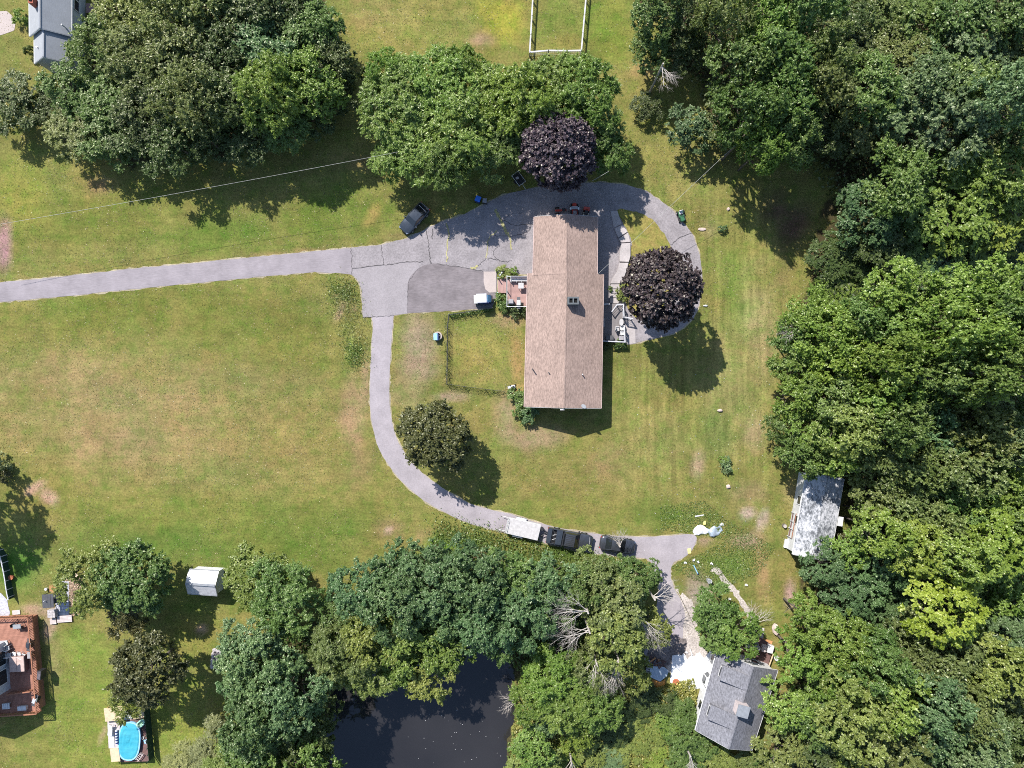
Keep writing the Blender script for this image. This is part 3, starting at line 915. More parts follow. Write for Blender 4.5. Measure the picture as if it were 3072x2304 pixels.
tree(380, 2090, 60, 5, 'T', 'loose', 'small yellowish tree leaning over the top of the pool platform', 'garden trees at lower left', 'garden_tree')
tree(775, 1735, 100, 6.5, 'T', 'dome', 'pale yellowish-green tree touching the white shed', 'garden trees at lower left', 'garden_tree')
tree(860, 1790, 110, 9, 'M', 'feather', 'darker green tree between the shed tree and the pond wood', 'garden trees at lower left', 'garden_tree')
tree(-260, 1420, 145, 13, 'D', 'fine', 'dark tree at the left edge, mostly outside the frame, shading the lawn', None, 'shade_tree')
tree(2140, 1835, 74, 5.5, 'M', 'broad', 'upper leafy tree between the gravel path and the slate-roofed house', 'trees above the slate-roofed house', 'yard_tree')
tree(2200, 1898, 78, 6, 'B', 'lobed', 'lower bushy tree touching the slate-roofed house gable', 'trees above the slate-roofed house', 'yard_tree')
tree(2142, 1905, 58, 4.5, 'M', 'lobed', 'small tree left of the bushy one at the slate roof corner', 'trees above the slate-roofed house', 'yard_tree')
tree(2800, 1812, 112, 15, 'Y', 'cushion', 'vivid yellow-green tree standing out in the lower right woods', None, 'bright_tree')
tree(2960, 1622, 108, 14, 'L', 'cushion', 'golden yellow-green tree above right of the vivid yellow-green one', None, 'bright_tree')

# the big clump at top left
LIST = {
    'trees of the wood at top left': [
        (385, 50, 100, 13, 'T', 'loose'), (520, 60, 110, 14, 'O', 'loose'), (640, 30, 110, 14, 'O', 'broad'), (760, 50, 110, 14, 'D', 'broad'), (880, 40, 90, 13, 'D', 'fine'),
        (300, 165, 90, 10, 'M', 'loose'), (420, 190, 100, 13, 'O', 'feather'), (550, 180, 110, 15, 'O', 'loose'), (680, 180, 105, 14, 'D', 'loose'), (800, 160, 110, 15, 'U', 'broad'),
        (925, 125, 105, 14, 'M', 'broad'), (1000, 195, 85, 12, 'D', 'fine'), (960, 90, 80, 12, 'M', 'fine'), (325, 310, 100, 11, 'M', 'feather'), (210, 275, 75, 8, 'M', 'loose'), (55, 300, 85, 8, 'D', 'loose'), (135, 330, 55, 6, 'D', 'feather'),
        (450, 320, 105, 14, 'D', 'loose'), (575, 310, 100, 14, 'O', 'loose'), (690, 300, 105, 14, 'D', 'loose'), (815, 290, 105, 15, 'B', 'feather'), (940, 265, 100, 14, 'B', 'broad'), (1010, 290, 70, 11, 'D', 'fine'),
        (240, 395, 90, 10, 'O', 'feather'), (330, 430, 80, 10, 'M', 'loose'), (420, 420, 85, 12, 'D', 'loose'), (520, 430, 85, 12, 'D', 'loose'), (620, 415, 85, 12, 'D', 'fine'), (740, 405, 85, 12, 'D', 'loose'),
        (855, 375, 85, 12, 'M', 'feather'), (940, 350, 75, 11, 'D', 'fine'), (30, 360, 50, 6, 'T', 'loose')],
    'walnut trees above the house': [
        (1190, 310, 115, 10.5, 'B', 'feather'), (1330, 265, 115, 10.5, 'B', 'feather'), (1230, 430, 105, 9.5, 'B', 'feather'), (1370, 400, 120, 10.5, 'B', 'feather'), (1470, 300, 105, 10, 'B', 'feather'), (1290, 330, 95, 11, 'M', 'feather'),
        (1350, 500, 75, 8.5, 'M', 'feather'), (1480, 440, 95, 9.5, 'M', 'feather'), (1560, 310, 110, 10.5, 'L', 'feather'), (1660, 270, 105, 10, 'B', 'feather'), (1760, 290, 105, 10, 'B', 'feather'), (1160, 220, 65, 8, 'B', 'feather'), (1390, 210, 65, 8, 'B', 'feather'),
        (1640, 370, 85, 9, 'M', 'feather'), (1770, 390, 85, 9, 'M', 'feather'), (1830, 470, 65, 7, 'M', 'feather'), (1180, 480, 65, 7, 'B', 'feather'), (1565, 430, 75, 8, 'M', 'feather')],
    'trees of the wood right of the lawn': [
        (1955, 50, 90, 11, 'M', 'lobed'), (1945, 165, 70, 9, 'M', 'lobed'), (2060, 40, 105, 14, 'D', 'loose'), (2170, 70, 105, 14, 'O', 'loose'), (2050, 150, 85, 11, 'D', 'loose'), (1935, 320, 48, 5, 'D', 'loose'),
        (2300, 45, 95, 14, 'B', 'lobed'), (2290, 150, 85, 14, 'B', 'lobed'), (2420, 50, 100, 15, 'M', 'lobed'), (2520, 75, 95, 14, 'D', 'loose'), (2625, 40, 105, 15, 'O', 'loose'), (2740, 60, 105, 15, 'M', 'lobed'),
        (2870, 50, 115, 16, 'M', 'broad'), (2995, 40, 105, 16, 'M', 'lobed'), (3080, 120, 95, 15, 'O', 'broad'), (2215, 225, 115, 15, 'M', 'broad'), (2335, 205, 115, 16, 'M', 'broad'), (2445, 185, 95, 14, 'O', 'loose'),
        (2560, 160, 95, 14, 'D', 'broad'), (2680, 190, 105, 15, 'O', 'lobed'), (2800, 180, 85, 14, 'U', 'lobed'), (2905, 160, 105, 16, 'G', 'lobed'), (3015, 200, 105, 16, 'O', 'lobed'),
        (2070, 385, 75, 9, 'U', 'lobed'), (2160, 380, 75, 11, 'D', 'lobed'), (2235, 360, 105, 15, 'M', 'broad'), (2350, 330, 115, 16, 'M', 'broad'), (2470, 295, 105, 15, 'O', 'broad'), (2600, 280, 110, 16, 'M', 'lobed'),
        (2755, 270, 110, 16, 'G', 'lobed'), (2875, 280, 105, 16, 'M', 'lobed'), (2990, 310, 105, 16, 'G', 'lobed'), (2275, 455, 75, 12, 'B', 'broad'), (2360, 430, 95, 14, 'M', 'broad'), (2465, 405, 90, 14, 'D', 'broad'),
        (2585, 395, 90, 14, 'O', 'lobed'), (2690, 350, 110, 16, 'G', 'lobed'), (2830, 370, 130, 17, 'G', 'lobed'), (2960, 420, 95, 14, 'O', 'lobed'), (3050, 400, 95, 15, 'M', 'lobed'),
        (2690, 550, 125, 16, 'M', 'broad'), (2595, 650, 105, 14, 'U', 'broad'), (2905, 510, 110, 15, 'B', 'lobed'), (3020, 540, 115, 16, 'B', 'lobed'), (2640, 740, 95, 13, 'D', 'broad'), (2745, 650, 105, 15, 'M', 'lobed'),
        (2885, 630, 130, 16, 'B', 'lobed'), (3030, 670, 110, 15, 'L', 'lobed'), (2500, 770, 85, 11, 'D', 'loose'), (2570, 770, 70, 11, 'D', 'broad'), (2720, 770, 105, 15, 'M', 'lobed'), (2860, 750, 110, 16, 'B', 'lobed'),
        (2800, 820, 90, 15, 'U', 'lobed'), (3050, 790, 100, 15, 'D', 'loose'), (2955, 740, 85, 14, 'D', 'broad'), (2515, 905, 110, 13, 'B', 'broad'), (2425, 945, 85, 10, 'B', 'broad'), (2665, 880, 110, 15, 'B', 'lobed'), (2770, 890, 95, 15, 'M', 'lobed'),
        (2890, 890, 115, 16, 'B', 'lobed'), (3010, 890, 110, 16, 'M', 'lobed'), (2365, 1015, 65, 8, 'M', 'loose'), (2470, 1005, 95, 12, 'B', 'broad'), (2590, 980, 100, 14, 'M', 'broad'), (2700, 985, 105, 15, 'B', 'lobed'),
        (2830, 1005, 115, 16, 'B', 'lobed'), (2955, 985, 110, 16, 'M', 'lobed'), (3070, 970, 90, 15, 'G', 'lobed'), (2395, 1085, 90, 10, 'B', 'broad'), (2515, 1090, 95, 13, 'L', 'broad'), (2640, 1090, 95, 14, 'B', 'broad'), (2765, 1100, 95, 14, 'M', 'lobed'),
        (2890, 1100, 125, 16, 'M', 'broad'), (3020, 1090, 105, 16, 'O', 'broad'), (2395, 1185, 85, 10, 'B', 'broad'), (2495, 1190, 100, 13, 'M', 'lobed'), (2620, 1190, 95, 14, 'B', 'lobed'), (2735, 1210, 85, 13, 'M', 'broad'),
        (2950, 1230, 85, 13, 'D', 'lobed'), (3065, 1220, 85, 14, 'M', 'broad'), (2345, 1275, 60, 7, 'M', 'loose'), (2435, 1285, 90, 11, 'B', 'lobed'), (2540, 1290, 100, 13, 'T', 'lobed'), (2650, 1280, 90, 14, 'M', 'lobed'),
        (2770, 1300, 115, 15, 'U', 'broad'), (2895, 1290, 120, 16, 'O', 'broad'), (3030, 1300, 105, 16, 'G', 'lobed'), (2400, 1365, 75, 9, 'M', 'broad'), (2505, 1360, 80, 11, 'B', 'lobed'), (2620, 1390, 105, 14, 'O', 'broad'),
        (2745, 1395, 115, 15, 'O', 'broad'), (2865, 1395, 110, 15, 'O', 'lobed'), (3070, 1400, 80, 13, 'B', 'lobed'), (2628, 1490, 90, 13, 'O', 'lobed'), (2725, 1505, 115, 15, 'O', 'broad'), (2850, 1500, 110, 15, 'M', 'broad'),
        (2990, 1500, 105, 15, 'B', 'broad'), (2585, 1535, 50, 8, 'B', 'lobed'), (2780, 1580, 100, 15, 'O', 'broad'), (3070, 1560, 90, 15, 'M', 'broad'), (2630, 1590, 80, 12, 'L', 'cushion'), (2720, 1635, 95, 13, 'L', 'cushion'), (2850, 1660, 85, 13, 'L', 'cushion'),
        (2470, 1690, 85, 10, 'U', 'fine'), (2540, 1640, 70, 9, 'B', 'lobed'), (2640, 1700, 110, 14, 'U', 'fine'), (2550, 1780, 100, 13, 'U', 'fine'), (2665, 1820, 110, 14, 'U', 'fine'), (2910, 1720, 90, 14, 'B', 'lobed'),
        (3030, 1760, 105, 15, 'B', 'lobed'), (3000, 1680, 80, 13, 'M', 'lobed'), (2940, 1830, 80, 13, 'M', 'lobed'), (3030, 1900, 95, 15, 'G', 'droopy'), (2420, 1850, 90, 11, 'B', 'fine'), (2500, 1905, 105, 12, 'B', 'fine'), (2600, 1960, 115, 14, 'M', 'fine'),
        (2710, 1940, 105, 14, 'O', 'broad'), (2820, 1955, 110, 14, 'O', 'broad'), (2935, 1985, 115, 15, 'T', 'broad'), (2390, 1960, 80, 10, 'B', 'fine'), (2455, 2010, 95, 12, 'B', 'lobed'), (2545, 2045, 105, 13, 'T', 'lobed'), (2640, 2080, 110, 14, 'B', 'lobed'),
        (2760, 2075, 105, 14, 'U', 'broad'), (2875, 2090, 115, 15, 'O', 'broad'), (3015, 2060, 110, 15, 'D', 'broad'), (2350, 2120, 80, 10, 'B', 'lobed'), (2430, 2145, 95, 12, 'M', 'lobed'), (2535, 2160, 100, 13, 'T', 'lobed'), (2650, 2185, 110, 14, 'O', 'lobed'),
        (2780, 2175, 115, 15, 'U', 'broad'), (2905, 2190, 115, 15, 'G', 'broad'), (3030, 2190, 110, 15, 'D', 'broad'), (2340, 2245, 90, 10, 'O', 'lobed'), (2450, 2260, 100, 12, 'D', 'broad'), (2570, 2280, 110, 14, 'T', 'lobed'), (2695, 2285, 115, 15, 'O', 'lobed'),
        (2825, 2290, 115, 15, 'U', 'broad'), (2950, 2300, 110, 15, 'G', 'broad'), (3070, 2300, 100, 15, 'O', 'broad')],
    'trees round the pond': [
        (762, 1935, 105, 12, 'G', 'fine'), (790, 2020, 130, 14, 'G', 'fine'), (745, 2060, 85, 11, 'U', 'fine'), (880, 2080, 120, 14, 'U', 'fine'), (780, 2150, 120, 14, 'U', 'fine'), (900, 2200, 115, 13, 'D', 'fine'), (790, 2270, 115, 12, 'M', 'fine'), (910, 2310, 110, 13, 'M', 'broad'), (960, 2130, 70, 11, 'D', 'fine'),
        (640, 2250, 85, 5, 'W', 'droopy'), (560, 2300, 75, 4, 'W', 'droopy'), (700, 2310, 90, 7, 'T', 'droopy'),
        (1272, 1682, 80, 9, 'U', 'fine'), (1195, 1705, 90, 10, 'U', 'fine'), (1090, 1765, 105, 11, 'U', 'fine'), (1035, 1850, 85, 10, 'M', 'fine'), (1190, 1800, 115, 13, 'U', 'fine'), (1290, 1760, 105, 13, 'U', 'fine'), (1020, 1950, 95, 11, 'O', 'droopy'),
        (1120, 1900, 105, 12, 'T', 'fine'), (1110, 1990, 95, 9, 'T', 'droopy'), (1230, 1920, 110, 12, 'B', 'fine'), (1330, 1930, 95, 11, 'B', 'fine'), (1290, 2020, 85, 9, 'T', 'fine'), (1340, 1840, 85, 12, 'U', 'fine'), (1200, 1990, 75, 8, 'B', 'fine'),
        (1385, 1680, 80, 9, 'U', 'fine'), (1430, 1735, 110, 13, 'U', 'fine'), (1465, 1850, 110, 13, 'U', 'fine'), (1540, 1752, 110, 12, 'M', 'fine'), (1570, 1830, 115, 13, 'U', 'fine'), (1500, 1910, 75, 10, 'M', 'fine'), (1650, 1745, 95, 10, 'U', 'fine'),
        (1745, 1755, 80, 9, 'M', 'fine'), (1645, 1790, 105, 11, 'M', 'fine'), (1780, 1745, 90, 10, 'O', 'fine'), (1872, 1738, 80, 8, 'M', 'fine'), (1938, 1725, 50, 5, 'M', 'fine'), (1850, 1800, 92, 10, 'O', 'lobed'), (1845, 1890, 98, 11, 'T', 'lobed'),
        (1962, 1882, 60, 7, 'T', 'lobed'), (1908, 2022, 48, 6, 'T', 'lobed'), (1660, 2025, 95, 8.5, 'B', 'feather'), (1605, 2080, 75, 6.5, 'B', 'feather'), (1710, 2080, 105, 8, 'B', 'feather'), (1790, 2110, 80, 7, 'B', 'feather'), (1770, 1990, 75, 9, 'O', 'loose'),
        (1590, 2245, 70, 6, 'B', 'lobed'), (1610, 2290, 90, 6, 'T', 'lobed'), (1730, 2190, 60, 5, 'L', 'loose'), (1630, 2160, 60, 4, 'G', 'fine')],
}
jr = random.Random(21)
for grp, rows in LIST.items():
    hk = {'trees of the wood at top left': .62, 'walnut trees above the house': .86, 'trees of the wood right of the lawn': .82, 'trees round the pond': .85}[grp]
    for (px, py, r_, h, c_, k_) in rows:
        if 'top left' in grp and py > 275:
            hk = .62 if py < 350 else .5
        if 'right of' in grp and px < 2500:
            hk = .74
        if 'right of' in grp:
            hk *= {'D': .6, 'U': .85, 'O': .95, 'M': 1.0}.get(c_, 1.12)
        tree(px, py, r_, h * hk * jr.uniform(.82, 1.2), c_, k_, None, grp, 'walnut_tree' if 'walnut' in grp else 'woodland_tree')

LANDMARKS = [
    ((2440, 1540), 'weathered white roof'), ((2210, 2100), 'slate-roofed house'), ((2800, 1812), 'vivid yellow-green tree'), ((1982, 862), 'round purple maple'), ((1676, 452), 'dark purple maple'),
    ((1330, 2190), 'open pond water'), ((1670, 60), 'white fenced pen'), ((3072, 0), 'top right corner'), ((3072, 2304), 'bottom right corner'), ((150, 100), 'grey house at top left'),
    ((1708, 1618), 'black pickup truck'), ((390, 2220), 'oval blue pool'), ((3072, 1152), 'middle of the right edge'), ((610, 1740), 'white shed'), ((690, 660), 'overhead wire on the left lawn'),
    ((1098, 240), 'gap between the top trees'), ((2380, 660), 'bare brown ground at the wood edge'), ((2960, 1365), 'dark gap in the right woods'), ((1240, 656), 'slate grey car'), ((2550, 1552), 'shed lean-to'), ((2600, 2304), 'bottom edge right of the slate roof')]
DIRS = ['right of', 'above right of', 'above', 'above left of', 'left of', 'below left of', 'below', 'below right of']
ORD = ['nearest', 'second', 'third', 'fourth', 'fifth', 'sixth', 'seventh', 'eighth', 'ninth', 'tenth', 'eleventh', 'twelfth']
buckets = {}
for (e, px, py, col, lb) in TREES:
    if lb:
        continue
    best = min(LANDMARKS, key=lambda q: (q[0][0] - px) ** 2 + (q[0][1] - py) ** 2)
    dx, dy = px - best[0][0], best[0][1] - py
    sec = int(round(math.atan2(dy, dx) / (math.pi / 4))) % 8
    buckets.setdefault((best[1], sec), []).append((dx * dx + dy * dy, e, col))
for (lm, sec), rows in buckets.items():
    rows.sort(key=lambda q: q[0])
    for i, (_, e, col) in enumerate(rows):
        e['label'] = f"{GREENS[col][0]} tree, {ORD[i]} {'out ' if i else ''}{DIRS[sec]} the {lm}"

# shrubs


def shrub(px, py, rpx, h, col, label, group=None, kind='shrub', name='shrub'):
    x, y = at(px, py, h * .5)
    e = thing(name, label, 'shrub', (x, y, 0), 0, group)
    c = link('foliage', CM[kind][trn.randrange(len(CM[kind]))], e)
    base = 1.2 if kind == 'shrub' else 5.0
    hh = .95 if kind == 'shrub' else 4.4
    k = rpx / S / base
    c.scale = (k, k, h * .62 / hh)
    c.location = (0, 0, h * .4)
    c.rotation_euler = (0, 0, trn.uniform(0, 6.28))
    g = GREENS[col][1]
    c.color = (*g, 1)
    st = MB()
    rr = random.Random(int(px))
    for i in range(6):
        a = i * 1.05 + rr.random()
        st.tube((0, 0, 0), (math.cos(a) * rpx / S * .5, math.sin(a) * rpx / S * .5, h * .6), .03, .012, 5)
    st.build('stems', 'bark', e)
    return e


shrub(1515, 818, 22, .9, 'T', 'low leafy shrub along the top of the wooden deck')
shrub(1540, 816, 14, .9, 'B', 'brighter shrub right of the low one above the deck')
shrub(1503, 900, 20, 1.1, 'M', 'green shrub in the corner beside the deck steps')
shrub(1512, 918, 18, 1.0, 'M', 'shrub at the lower left corner of the wooden deck')
shrub(1540, 930, 22, .9, 'D', 'dark shrub in the shade below the wooden deck')
shrub(1568, 928, 16, .9, 'D', 'dark shrub between the deck and the house wall')
shrub(1832, 868, 8, .6, 'M', 'small plant squeezed between the concrete steps and house')
shrub(1868, 868, 16, 1.0, 'T', 'yellowish shrub right of the concrete steps', None)
shrub(1864, 893, 14, .9, 'T', 'yellowish shrub above the white porch gate')
shrub(1862, 1035, 16, .8, 'M', 'green shrub below the white porch rail corner')
shrub(1820, 1034, 14, .7, 'D', 'shaded shrub below the porch against the house')
shrub(1552, 1190, 26, 1.2, 'M', 'grassy clump along the lower left wall of the brown-roofed house')
shrub(1560, 1222, 28, 1.3, 'M', 'middle leafy clump at the lower left house corner')
shrub(1588, 1244, 28, 1.4, 'U', 'bushy glossy shrub at the lower left corner of the brown roof')
shrub(2168, 685, 12, .8, 'U', 'single small bush on the lawn right of the loop drive')
shrub(2180, 1395, 20, .9, 'G', 'pale weedy bush on the lower right lawn')
shrub(2172, 1380, 14, .8, 'B', 'brighter bush just above the pale weedy one')
shrub(88, 155, 14, 1.6, 'D', 'dark bush against the grey house at top left')
shrub(4, 1385, 26, 1.6, 'W', 'straw-coloured dry bush at the left edge')
shrub(6, 1425, 24, 1.3, 'R', 'brown bush below the straw-coloured one at the left edge')
shrub(60, 50, 22, 1.4, 'B', 'leafy bush by the pale driveway at top left')
shrub(2400, 1650, 20, 1.3, 'B', 'bush below the small white steps of the weathered shed')
shrub(2540, 1600, 30, 1.6, 'R', 'brown twiggy brush pile bush right of the weathered shed', None)
for i, (px, py, r_, h, c_, lb) in enumerate([
    (2060, 2200, 60, 2.6, 'M', 'large-leaved bush along the left wall of the slate-roofed house'), (2010, 2170, 45, 2.0, 'B', 'bush left of the large-leaved one by the slate-roofed house'),
    (2045, 2130, 40, 1.8, 'M', 'bush below the white tarp by the house wall'), (1990, 2110, 45, 1.8, 'D', 'dark bush below the orange tarp'), (1930, 2105, 45, 1.4, 'D', 'shaded bush lower left of the orange tarp'),
    (1880, 2170, 50, 1.2, 'T', 'pale green bush in the weeds right of the pond trees'), (1950, 2210, 50, .9, 'T', 'pale weedy bush in the middle of the rough ground'), (1880, 2250, 50, .9, 'T', 'yellowish weed clump near the bottom edge'),
    (1820, 2290, 50, 1.0, 'G', 'grey-green bush at the bottom edge'), (1980, 2290, 50, .9, 'L', 'yellow-green weed clump at the bottom edge'), (2060, 2280, 50, 1.6, 'M', 'green bush near the lower corner of the slate roof'),
    (2110, 2240, 45, 2.0, 'M', 'bush at the lower left corner of the slate roof'), (2160, 2290, 50, 1.6, 'T', 'yellowish bush below the slate roof'), (2230, 2300, 50, 1.6, 'O', 'olive bush below the slate roof'),
    (1835, 2195, 40, 1.6, 'D', 'dark bush under the bright feathery trees'), (1770, 2260, 50, 1.6, 'T', 'yellowish bush left of the grey-green one'), (2290, 2290, 45, 1.8, 'M', 'bush right of the slate roof foot'),
    (1700, 2270, 45, 1.5, 'L', 'bright yellow bush near the bottom edge')]):
    shrub(px, py, r_, h, c_, lb, 'bushes on the rough ground', 'fine' if i % 2 else 'feather', 'wild_bush')

# ground vegetation nobody could count


def scatter(name, poly, n, seed, cols_, size=(.12, .3), hgt=(0.02, .25), width=.35, upright=.3, soft=0.0, clump=None, skip=()):
    r = np.random.RandomState(seed)
    xs = [p[0] for p in poly]
    ys = [p[1] for p in poly]
    x = r.uniform(min(xs), max(xs), n * 2)
    y = r.uniform(min(ys), max(ys), n * 2)
    ok = inside(poly, x, y) & ~inside(offset_poly(POND, .3), x, y)
    for pv in (south, park, long_drive, APRON):
        ok &= ~inside(pv, x, y)
    for sk in skip:
        ok &= ~inside(sk, x, y)
    if clump:
        f = pn(x, y, clump[0], clump[1]) * .65 + pn(x, y, clump[0] * 4, clump[1] + 1) * .35
        ok &= r.rand(len(x)) < np.clip((f - .42) * 5, 0.03, 1)
    x, y = x[ok][:n], y[ok][:n]
    m = len(x)
    if soft:
        x, y = x + r.normal(size=m) * soft, y + r.normal(size=m) * soft
    P = np.stack([x, y, r.uniform(*hgt, m)], -1)
    nrm = r.normal(size=(m, 3)) * .5 + np.array([0, 0, 1.0 - upright])
    nrm /= np.linalg.norm(nrm, axis=1)[:, None]
    t = r.normal(size=(m, 3))
    t[:, 2] += upright * 2
    t -= nrm * (t * nrm).sum(1)[:, None]
    t /= np.linalg.norm(t, axis=1)[:, None]
    b = np.cross(nrm, t)
    s = r.uniform(*size, m)[:, None]
    o = link(name, quads_mesh(name, P, t * s * .5, b * s * .5 * width, r.rand(m), 'leaf'))
    o.color = (*cols_, 1)
    o['kind'] = 'stuff'
    return o


scatter('undergrowth', WOODS, 120000, 1, gr(84, 102, 52), (.25, .6), (.05, 1.6), .55, .1)
scatter('undergrowth', CLUMP, 20000, 2, gr(78, 94, 48), (.25, .6), (.05, 1.4), .55, .1)
scatter('undergrowth', [p for p in BOTTOM if True], 30000, 3, gr(96, 124, 56), (.2, .5), (.05, 1.0), .55, .1).data.update()
ROUGH = G((1540, 2150), (1720, 2130), (1850, 2060), (1960, 2060), (2080, 2030), (2100, 2190), (2180, 2260), (2330, 2250), (2330, 2420), (1520, 2420))
scatter('weeds', ROUGH, 60000, 4, gr(166, 168, 84), (.15, .45), (.02, .6), .35, .2)
STRIP = G((1000, 870), (1030, 850), (1070, 900), (1085, 990), (1092, 1080), (1060, 1110), (1040, 1050), (1015, 960), (985, 900))
scatter('tall_grass', STRIP, 2600, 5, ph(160, 172, 92), (.15, .4), (.02, .2), .14, .5, soft=.8)
scatter('tall_grass', G((985, 850), (1060, 845), (1075, 900), (1010, 900)), 700, 15, ph(134, 160, 72), (.2, .45), (.02, .3), .2, .5, soft=.5)
scatter('tall_grass', G((1035, 1040), (1085, 1030), (1090, 1085), (1050, 1100)), 600, 16, ph(126, 160, 68), (.2, .45), (.02, .3), .2, .5, soft=.5)
STRIP2 = G((1345, 940), (1352, 1152), (1520, 1176), (1520, 1186), (1350, 1166), (1334, 1160), (1334, 940))
scatter('fence_weeds', STRIP2, 2600, 6, ph(112, 124, 64), (.12, .3), (.02, .5), .3, .5)
scatter('fence_weeds', G((1345, 942), (1480, 925), (1482, 934), (1350, 955)), 1200, 7, ph(104, 138, 58), (.12, .3), (.02, .5), .3, .5)
EDGE = G((1310, 1570), (1440, 1590), (1560, 1620), (1700, 1660), (1850, 1680), (1850, 1710), (1650, 1690), (1450, 1650), (1300, 1620))
scatter('weeds', EDGE, 8000, 8, ph(118, 150, 64), (.15, .35), (.02, .4), .35, .3, soft=.8)
scatter('clover', G((1980, 1520), (2110, 1500), (2180, 1560), (2330, 1640), (2280, 1720), (2180, 1760), (2080, 1740), (2010, 1700), (2100, 1660), (2180, 1620), (2080, 1600), (1980, 1590)), 9000, 9, ph(122, 154, 66), (.08, .2), (.01, .12), .5, .3)


def pn(x, y, scale, seed):
    r_ = np.random.RandomState(seed).rand(128, 128)
    u, v = x / scale + 500.3, y / scale + 500.7
    i, j = np.floor(u).astype(int), np.floor(v).astype(int)
    p, q = u - i, v - j
    p, q = p * p * (3 - 2 * p), q * q * (3 - 2 * q)
    g = lambda k, l: r_[k % 128, l % 128]
    return (g(i, j) * (1 - p) + g(i + 1, j) * p) * (1 - q) + (g(i, j + 1) * (1 - p) + g(i + 1, j + 1) * p) * q


FRAME = [(-66, -50), (66, -50), (66, 50), (-66, 50)]
for k_, (cl, nn, sc) in enumerate(((ph(112, 132, 56), 70000, 3.1), (ph(186, 170, 112), 70000, 2.3), (ph(150, 150, 70), 60000, 1.3))):
    scatter('lawn_tufts', FRAME, nn, 40 + k_, cl, (.07, .2), (.008, .03), .4, .1, clump=(sc, 70 + k_), skip=(WOODS, CLUMP, BOTTOM))
scatter('lawn_tufts', ISLAND, 2500, 14, ph(160, 156, 76), (.08, .2), (.06, .13), .3, .4)
# white flecks drifting on the pond
r = np.random.RandomState(9)
fl = MB()
for i in range(38):
    x, y = at(r.uniform(1220, 1520), r.uniform(2120, 2310))
    s_ = r.uniform(.015, .04)
    fl.cyl(x, y, -.395, -.385, s_, 6)
tag(fl.build('floating_petals', 'white_paint'), kind='stuff')
# white clover heads and litter flecks on the lawns
fl = MB()
for i in range(110):
    x, y = at(r.uniform(1900, 2360), r.uniform(1100, 1760))
    fl.cyl(x, y, .02, .06, r.uniform(.02, .045), 6)
tag(fl.build('clover_flowers', 'white_dirty'), kind='stuff')

# ------------------------------------------------------------------ buildings


def V3(p, z):
    return Vector((*p, z))


def window(parent, org, c, u, out, w, h, zc, frame='white_paint', name='window', panes=1):
    """A framed window on a wall: centre c (plan), along u, facing out."""
    ang = math.atan2(u[1], u[0])
    cx, cy = c[0] + out[0] * .03, c[1] + out[1] * .03
    f = MB(org)
    for s in (-1, 1):
        f.box(cx + u[0] * s * (w / 2 + .04), cy + u[1] * s * (w / 2 + .04), zc, .09, .1, h + .18, ang)
        f.box(cx, cy, zc + s * (h / 2 + .045), w, .1, .09, ang)
    fo = f.build(name, frame, parent)
    for i in range(panes):
        k = (i + .5) / panes - .5
        MB(org).box(cx + u[0] * k * w, cy + u[1] * k * w, zc, w / panes - .05, .05, h, ang).build('pane', 'window_glass', fo)
    return fo


def gable(th, org, L0, L1, R0, R1, ze, zr, roof, wall, inset=.35, thick=.16, trim='white_paint', gable_inset=None, ends=(1, 1), gutter=None):
    """Gable-roofed block from the four eave corners seen in the photograph. 0/1 are the two ends."""
    l0, l1, r0, r1 = (Vector(at(*p, ze)) for p in (L0, L1, R0, R1))
    k0, k1 = (l0 + r0) / 2, (l1 + r1) / 2
    for a0, a1 in ((l0, l1), (r1, r0)):
        b0, b1 = (k0, k1) if a0 is l0 else (k1, k0)
        MB(org).slab([V3(a0, ze), V3(a1, ze), V3(b1, zr), V3(b0, zr)], thick).build('roof', roof, th)
    ax = (k1 - k0).normalized()
    gi = inset if gable_inset is None else gable_inset
    rc = MB(org)
    for s in (-1, 1):
        n = Vector((ax.y, -ax.x)) * s * .14
        rc.slab([V3(k0, zr + .025), V3(k1, zr + .025), V3(k1 + n, zr - .01), V3(k0 + n, zr - .01)], .03)
    rc.build('ridge_cap', roof, th)
    cs = []
    for c, a, b in ((l0, ax, r0), (r0, ax, l0), (r1, -ax, l1), (l1, -ax, r1)):
        cs.append(c + a * gi + (b - c).normalized() * inset)
    w0, w1, w2, w3 = cs
    half = (r0 - l0).length / 2
    zt = ze - thick + (zr - ze) * inset / half - .02
    m0, m1 = (w0 + w1) / 2, (w2 + w3) / 2
    zk = zr - thick - .02
    vs = [V3(w0, 0), V3(w1, 0), V3(w2, 0), V3(w3, 0), V3(w0, zt), V3(w1, zt), V3(w2, zt), V3(w3, zt), V3(m0, zk), V3(m1, zk)]
    MB(org).add([tuple(v) for v in vs], [(0, 1, 5, 8, 4), (2, 3, 7, 9, 6), (1, 2, 6, 5), (3, 0, 4, 7), (4, 8, 9, 7), (8, 5, 6, 9), (3, 2, 1, 0)]).build('wall', wall, th)
    for e, k in [(l0, k0), (r0, k0)] * ends[0] + [(l1, k1), (r1, k1)] * ends[1]:
        o = -ax * .03 if k is k0 else ax * .03
        a, b = V3(e + o, ze - .02), V3(k + o, zr - .02)
        fa = MB(org)
        fa.slab([a, b, b + Vector((*(o * .8), 0)), a + Vector((*(o * .8), 0))], .2)
        fa.build('fascia', trim, th)
    for a, b, oth in ((l0, l1, r0), (r0, r1, l0)):
        g = MB(org)
        o = (Vector(a) - Vector(oth)).normalized() * .06
        g.tube(V3(a + o, ze - .1), V3(b + o, ze - .1), .06, .06, 6)
        g.build('gutter', gutter or trim, th)
    return dict(l0=l0, l1=l1, r0=r0, r1=r1, k0=k0, k1=k1, ax=ax, w=cs, zt=zt)


